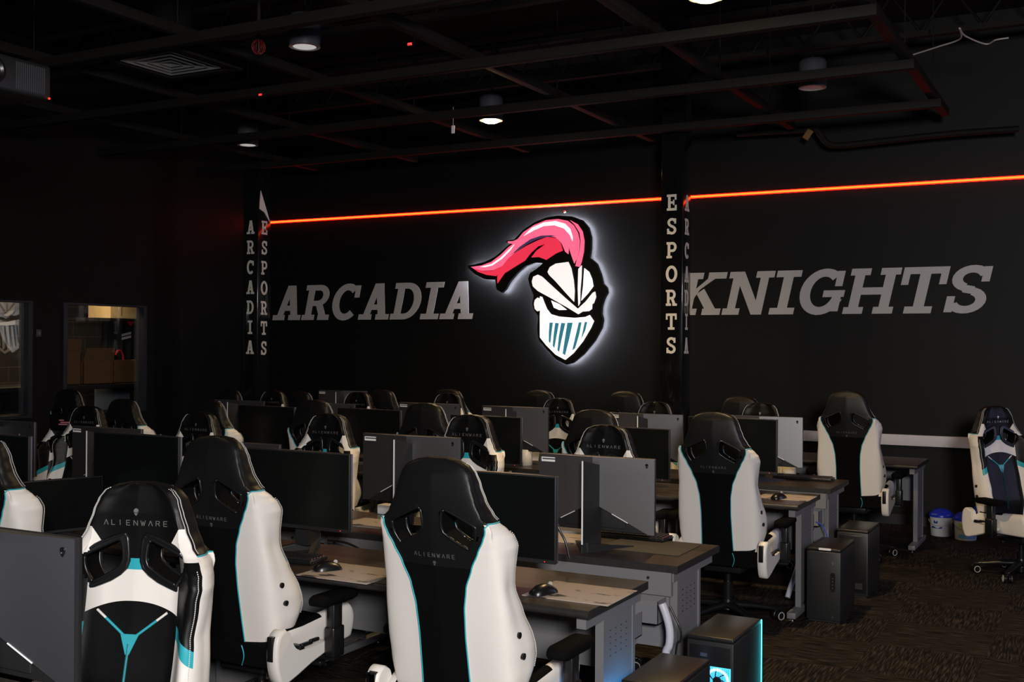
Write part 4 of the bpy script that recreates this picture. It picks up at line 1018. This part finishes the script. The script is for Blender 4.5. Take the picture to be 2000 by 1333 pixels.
# ------------------------------------------------------------------ wipe buckets
def bucket(px, py, lab, kind):
    p = at(px, py, Z=0); e = empty('wipes_bucket', (p.x, p.y+.08, 0), .3*kind, lab, 'bucket', 'cleaning wipe buckets')
    m_ = MB(); m_.lathe([(0, 0), (.085, 0), (.09, .004), (.098, .17), (.103, .175), (.103, .185)], n=28); m_.build('pail', M['white'], e)
    m_ = MB(); m_.lathe([(.106, .175), (.107, .20), (.09, .215), (.07, .235), (.04, .247), (0, .25)], n=28); m_.build('lid', M['blue'], e)
    m_ = MB()
    def patch(a0, a1, z0, z1, mi, f=1):
        n = 8; vs = []
        for i in range(n+1):
            a = a0+(a1-a0)*i/n
            for z in (z0, z1+(.008*math.sin(i*f))):
                r = .0905+.008*z/.17+.0012; vs.append((r*math.sin(a), -r*math.cos(a), z))
        m_.add(vs, [(2*i, 2*i+2, 2*i+3, 2*i+1) for i in range(n)], mi, True)
    if kind: patch(-.9, .9, .02, .05, 0); patch(-.8, -.25, .125, .15, 1); patch(.1, .7, .09, .115, 2)
    else: patch(-.6, -.2, .12, .14, 2); patch(-.9, .2, .075, .085, 2)
    m_.build('bucket_label', [M['lblue'], M['lime'], mat('navy_print', (.02, .05, .3), .4)], e)
    m_ = MB(); m_.tube([(.105*math.cos(t), -.105*math.sin(t)*.9-.01, .15-.05*math.sin(t)) for t in [PI*k/14 for k in range(15)]], .002, 6); m_.build('bail_handle', M['ring'], e)
bucket(1836, 1049, 'white bucket with blue lid next to the far desk leg', 0)
bucket(1884, 1057, 'white bucket with blue lid and light blue print, nearer the standalone chair', 1)
bucket(1918, 1042, 'white bucket with blue lid mostly hidden behind the standalone chair', 1)

# ------------------------------------------------------------------ ceiling
GZ = CH+2.0
n_ = 2
for i, Y in enumerate((2.6, 4.05, 5.5, 6.94, 8.39, 9.83)):
    struct(MB().box(-9.6, -1.25, Y-.035, Y+.035, GZ, GZ+.07, b=.004), 'trim_%d' % n_, M['beam']); n_ += 1
for i, X in enumerate((-1.32, -2.70, -4.12, -5.56, -7.0, -8.42)):
    struct(MB().box(X-.035, X+.035, 1.5, 10.6, GZ+.072, GZ+.142, b=.004), 'trim_%d' % n_, M['beam']); n_ += 1
for Y in (6.14, 7.6, 9.1, 4.7): struct(MB().box(-9.6, -2.9, Y-.025, Y+.025, GZ+.20, GZ+.25, b=.004), 'trim_%d' % n_, M['beam']); n_ += 1
for X in (-1.32, -2.70, -4.12, -5.56, -7.0, -8.42):
    m_ = MB()
    for Y in (2.6, 5.5, 8.39, 9.83): m_.cyl((X, Y, GZ+.14), (X, Y, CZ), .005, n=8)
    struct(m_, 'trim_%d' % n_, M['beam']); n_ += 1
# joists below the deck
for Y in (3.0, 5.4, 7.8, 10.2):
    m_ = MB(); m_.box(WX, RX, Y-.04, Y+.04, CZ-.06, CZ-.01); m_.box(WX, RX, Y-.04, Y+.04, CZ-.46, CZ-.41)
    x = WX
    while x < RX-.5:
        m_.tube([(x, Y, CZ-.42), (x+.25, Y, CZ-.06), (x+.5, Y, CZ-.42)], .014, 6); x += .5
    struct(m_, 'trim_%d' % n_, M['beam']); n_ += 1
def pendant(px, py, lit, label, g, zc=CH+2.05):
    p = at(px, py, Z=zc)
    e = empty('pendant_light', p, 0, label, 'ceiling light', g)
    m_ = MB(); m_.lathe([(.108, 0), (.108, .20), (.095, .225), (.03, .235), (0, .235)], n=36); m_.lathe([(.108, 0), (.082, 0), (.080, .01)], n=36, mi=1); m_.build('lamp_can', [M['pend'], M['ring']], e)
    m_ = MB(); m_.lathe([(.081, .006), (.076, -.006), (.055, -.018), (.025, -.024), (0, -.025)], n=36) if lit == 1 else m_.cyl((0, 0, .003), (0, 0, .012), .081, n=36); m_.build('lens', [M['frosted'], M['lamp'], M['dimlens']][lit], e)
    MB().cyl((0, 0, .23), (0, 0, CZ-zc), .006, n=8).build('suspension_rod', M['beam'], e)
    return p
L1 = pendant(959, 236, True, 'lit warm pendant lamp above the helmet sign', 'cylinder pendant lamps')
L2 = pendant(1380, -4, True, 'lit warm pendant lamp cut by the top edge of the photo', 'cylinder pendant lamps')
pendant(595, 92, 2, 'dim grey cylinder lamp at upper left, its pale lens showing', 'cylinder pendant lamps')
pendant(484, 284, 2, 'dim lamp above the left column, small pale lens', 'cylinder pendant lamps')
pendant(1587, 172, False, 'unlit dark cylinder lamp at upper right', 'cylinder pendant lamps')
# air diffuser
p = at(334, 126, Z=GZ+.03)
e = empty('air_diffuser', p, 0, 'square black air diffuser with nested louvres at upper left', 'air vent')
m_ = MB()
for k, s_ in enumerate((.25, .185, .12, .06)):
    z0, z1 = 0, .05
    o_ = [(-s_, -s_), (s_, -s_), (s_, s_), (-s_, s_)]; i_ = [(x*(s_-.045)/s_, y*(s_-.045)/s_) for x, y in o_]
    m_.add([(x, y, z0) for x, y in o_]+[(x, y, z1) for x, y in i_], [(q, (q+1) % 4, 4+(q+1) % 4, 4+q) for q in range(4)])
m_.build('louvre', mat('grey_vent_metal', (.30, .30, .32), .35, metal=.5), e)
m_ = MB(); m_.box(-.36, .36, -.36, -.30, -.005, .012); m_.box(-.36, .36, .30, .36, -.005, .012); m_.box(-.36, -.30, -.30, .30, -.005, .012); m_.box(.30, .36, -.30, .30, -.005, .012); m_.box(-.3, .3, -.3, .3, .09, .1); m_.build('frame', M['beam'], e)
MB().cyl((0, 0, .1), (0, 0, CZ-p.z), .15, n=24).build('duct_neck', M['ceil'], e)
# sprinkler in a red cage
p = at(505, 92, Z=CH+1.99)
e = empty('fire_sprinkler', p, 0, 'sprinkler in a small red wire cage left of the dim cylinder lamp', 'sprinkler')
m_ = MB()
for k in range(8):
    a = PI*k/8; m_.tube([(.045*math.cos(t)*math.cos(a), .045*math.cos(t)*math.sin(a), .05*math.sin(t)) for t in [2*PI*j/16 for j in range(16)]], .0013, 5, closed=True)
m_.build('wire_cage', M['redp'], e)
m_ = MB(); m_.cyl((0, 0, -.045), (0, 0, -.035), .014, n=14); m_.cyl((0, 0, -.03), (0, 0, .04), .006, n=10); m_.build('deflector', M['chrome'], e)
MB().cyl((0, 0, .04), (0, 0, CZ-p.z), .013, n=10).build('drop_pipe', M['beam'], e)
for px, py, Z in ((800, 86, GZ+.04), (508, 185, GZ+.04)):
    Y = 5.5 if py < 100 else 6.94
    p = at(px, py, Y=Y-.04)
    o = MB().box(-.014, .014, -.003, .003, -.007, .007, b=.001).build('beam_tag', M['redled']); o.location = (p.x, Y-.039, p.z)  # small red sticker given a glow of its own, no lamp
    tag(o, 'tiny red marker on a ceiling channel, %s' % ('upper centre' if py < 100 else 'left of the lit lamp'), 'marker', 'red markers on the ceiling channels')
p = at(885, 253, Z=GZ-.10); o = MB().box(-.016, .016, -.004, .004, -.035, .035, b=.002); o.cyl((0, 0, .03), (0, 0, .2), .0015, n=6); o = o.build('hanging_tag', M['white']); o.location = p; tag(o, 'small white tag hanging left of the lit lamp', 'tag')
# projector
a = at(100, 122, X=-4.63); 
e = empty('projector', (-4.82, a.y-.3, a.z-.19), 0, 'dark ceiling projector at the upper left edge of the photo', 'projector')
MB().box(-.19, .19, -.30, .30, 0, .17, b=.015).build('housing', M['pc'], e)
m_ = MB(); m_.lathe([(0, .0), (.045, 0), (.05, .02), (.062, .022), (.066, 0)], (.185, -.03, .085), 28, axis='X'); m_.build('lens', M['gplas'], e)
m_ = MB()
for k in range(14): m_.box(.188, .194, .10+.012*k, .104+.012*k, .02, .15)
m_.build('grille', M['pend'], e)
MB().box(.188, .195, .285, .292, .004, .012).build('indicator', M['redled'], e)
MB().cyl((0, 0, .17), (0, 0, CZ-a.z+.19), .02, n=14).build('mount_pole', M['beam'], e)
# pipe with a bend near the wall, and loose wires
yy = 10.85
pts = [at(x, y, Y=yy) for x, y in ((1440, 262), (1500, 258), (1570, 254), (1592, 252), (1604, 266), (1616, 280), (1640, 284), (1720, 276), (1850, 262), (1990, 252))]
cable('sprinkler_pipe', pts, .03, 'beam', 'dark pipe with a bend below the ceiling at right', 'pipe')
p = at(1578, 263, Y=yy-.05); o = MB().box(-.03, .03, -.01, .01, -.05, .05, b=.002).build('cardboard_tag', M['card']); o.location = p; o.rotation_euler = (0, .6, 0); tag(o, 'small brown cardboard tag at the pipe bend', 'tag')
cable('loose_wire', [at(x, y, Z=GZ+.3) for x, y in ((1780, 108), (1830, 92), (1875, 76), (1874, 55), (1885, 70), (1925, 86), (1945, 78), (1970, 74))], .006, 'ring', 'pale loose wire looping below the ceiling at upper right', 'wire')
cable('loose_wire', [at(x, y, Z=GZ+.3) for x, y in ((1610, 120), (1660, 130), (1700, 128), (1740, 120), (1780, 108))], .005, 'beam', 'dark wire sagging right of the unlit dark lamp', 'wire')

# mural in the side room (grey helmet on the block wall, seen through the left window)
XM = SX+.004
def mural(pts, m_, k, root, nm):
    W_ = [at(x/4.44, 560+y/4.44, X=XM) for x, y in pts]
    mb = MB(); mb.prism([(w.y-root.location.y, w.z-root.location.z) for w in W_], lambda y, z: (0, y, z), lambda y, z: (.003+k*.001, y, z)); mb.build(nm, M[m_], root)
c1 = at(0, 650, X=XM); mr = empty('wall_mural', (XM, c1.y, c1.z), 0, 'grey helmet mural on the block wall seen through the left window', 'mural')
mural([(-160, 100), (-60, 60), (60, 60), (130, 95), (135, 150), (120, 210), (30, 225), (-80, 240), (-150, 200)], 'mural', 0, mr, 'helmet_dome')
mural([(30, 250), (70, 215), (120, 205), (105, 240), (60, 258)], 'muralw', 1, mr, 'eye')
mural([(-100, 300), (0, 312), (60, 308), (130, 290), (130, 330), (60, 340), (-100, 335)], 'muralw', 1, mr, 'visor_rim')
for x0 in (-70, -30, 8, 50, 88):
    mural([(x0, 345), (x0+24, 345), (x0+34, 540-abs(x0-30)*.4), (x0+14, 560-abs(x0-30)*.4)], 'mural', 0, mr, 'visor_bar')
mural([(-60, 480), (40, 560), (125, 500), (125, 530), (40, 585), (-60, 510)], 'mural', 1, mr, 'chin')
# papers in the left window foot
p = at(22, 812, X=-10.4)
st0 = MB(); st0.box(-.2, .2, -.25, .3, -.02, 0); 
e = MB()
for k in range(3): e.box(-.14+.03*k, .10+.03*k, -.2+.12*k, -.02+.12*k, .002*k, .002*k+.002)
o = e.build('paper_sheet', M['carton']); o.location = (-10.4, p.y, wz0+.01); tag(o, 'pale papers on the sill of the left window', 'papers')
tag(MB().box(-10.75, WX-.15, W1[0], W1[1], wz0-.04, wz0, b=.004).build('window_ledge', M['frame']), 'dark ledge inside the left window, carrying papers', 'ledge')

# ------------------------------------------------------------------ lights
def area(name, loc, aim, sx_, sy_, power, col, spread=None):
    l = bpy.data.lights.new(name, 'AREA'); l.shape = 'RECTANGLE'; l.size = sx_; l.size_y = sy_; l.energy = power; l.color = col
    if spread: l.spread = math.radians(spread)
    o = bpy.data.objects.new(name, l); C.objects.link(o); o.location = loc
    o.rotation_euler = (Vector(aim)-Vector(loc)).to_track_quat('-Z', 'Y').to_euler(); return o
area('flash_fill', (1.1, -1.0, 2.5), (-2.6, 6.2, .9), .7, .6, 370, (1, .955, .92))  # unseen soft light playing the camera flash, not a lamp of the room
area('cool_fill_behind', (-3.7, BY+.05, 1.05), (-3.6, 5, 1.05), 2.2, 1.8, 14, (.86, .90, 1))  # unseen cool fill added for sheen on the monitor backs, no real screen
area('right_violet_light', (RX-.1, 9.4, 1.9), (-3, 8.0, 1.0), 1.2, 1.8, 34, (.62, .60, 1))  # violet light from the right, source out of view
for nm, p, pw in (('pendant_glow', L1, 170), ('pendant_glow', L2, 270)):
    l = bpy.data.lights.new(nm, 'SPOT'); l.energy = pw; l.color = (1, .70, .34); l.spot_size = math.radians(150); l.spot_blend = .8; l.shadow_soft_size = .08
    o = bpy.data.objects.new(nm, l); C.objects.link(o); o.location = (p.x, p.y, p.z-.05)
for x, y, pw in ((-5.0, 3.4, 30),):
    l = bpy.data.lights.new('pendant_glow', 'SPOT'); l.energy = pw; l.color = (1, .74, .42); l.spot_size = math.radians(140); l.spot_blend = .8; l.shadow_soft_size = .1
    o = bpy.data.objects.new('pendant_glow', l); C.objects.link(o); o.location = (x, y, GZ)
l = bpy.data.lights.new('side_room_lamp', 'AREA'); l.energy = 26; l.size = .5; l.color = (1, .72, .42)
o = bpy.data.objects.new('side_room_lamp', l); C.objects.link(o); o.location = (-10.75, 9.0, 2.75)
w = bpy.data.worlds.new('dark_room'); bpy.context.scene.world = w; w.use_nodes = True
w.node_tree.nodes['Background'].inputs['Color'].default_value = (.02, .02, .022, 1); w.node_tree.nodes['Background'].inputs['Strength'].default_value = .1
vs = bpy.context.scene.view_settings
vs.view_transform = 'Standard'; vs.look = 'None'; vs.exposure = 0; vs.gamma = 1; vs.use_curve_mapping = False
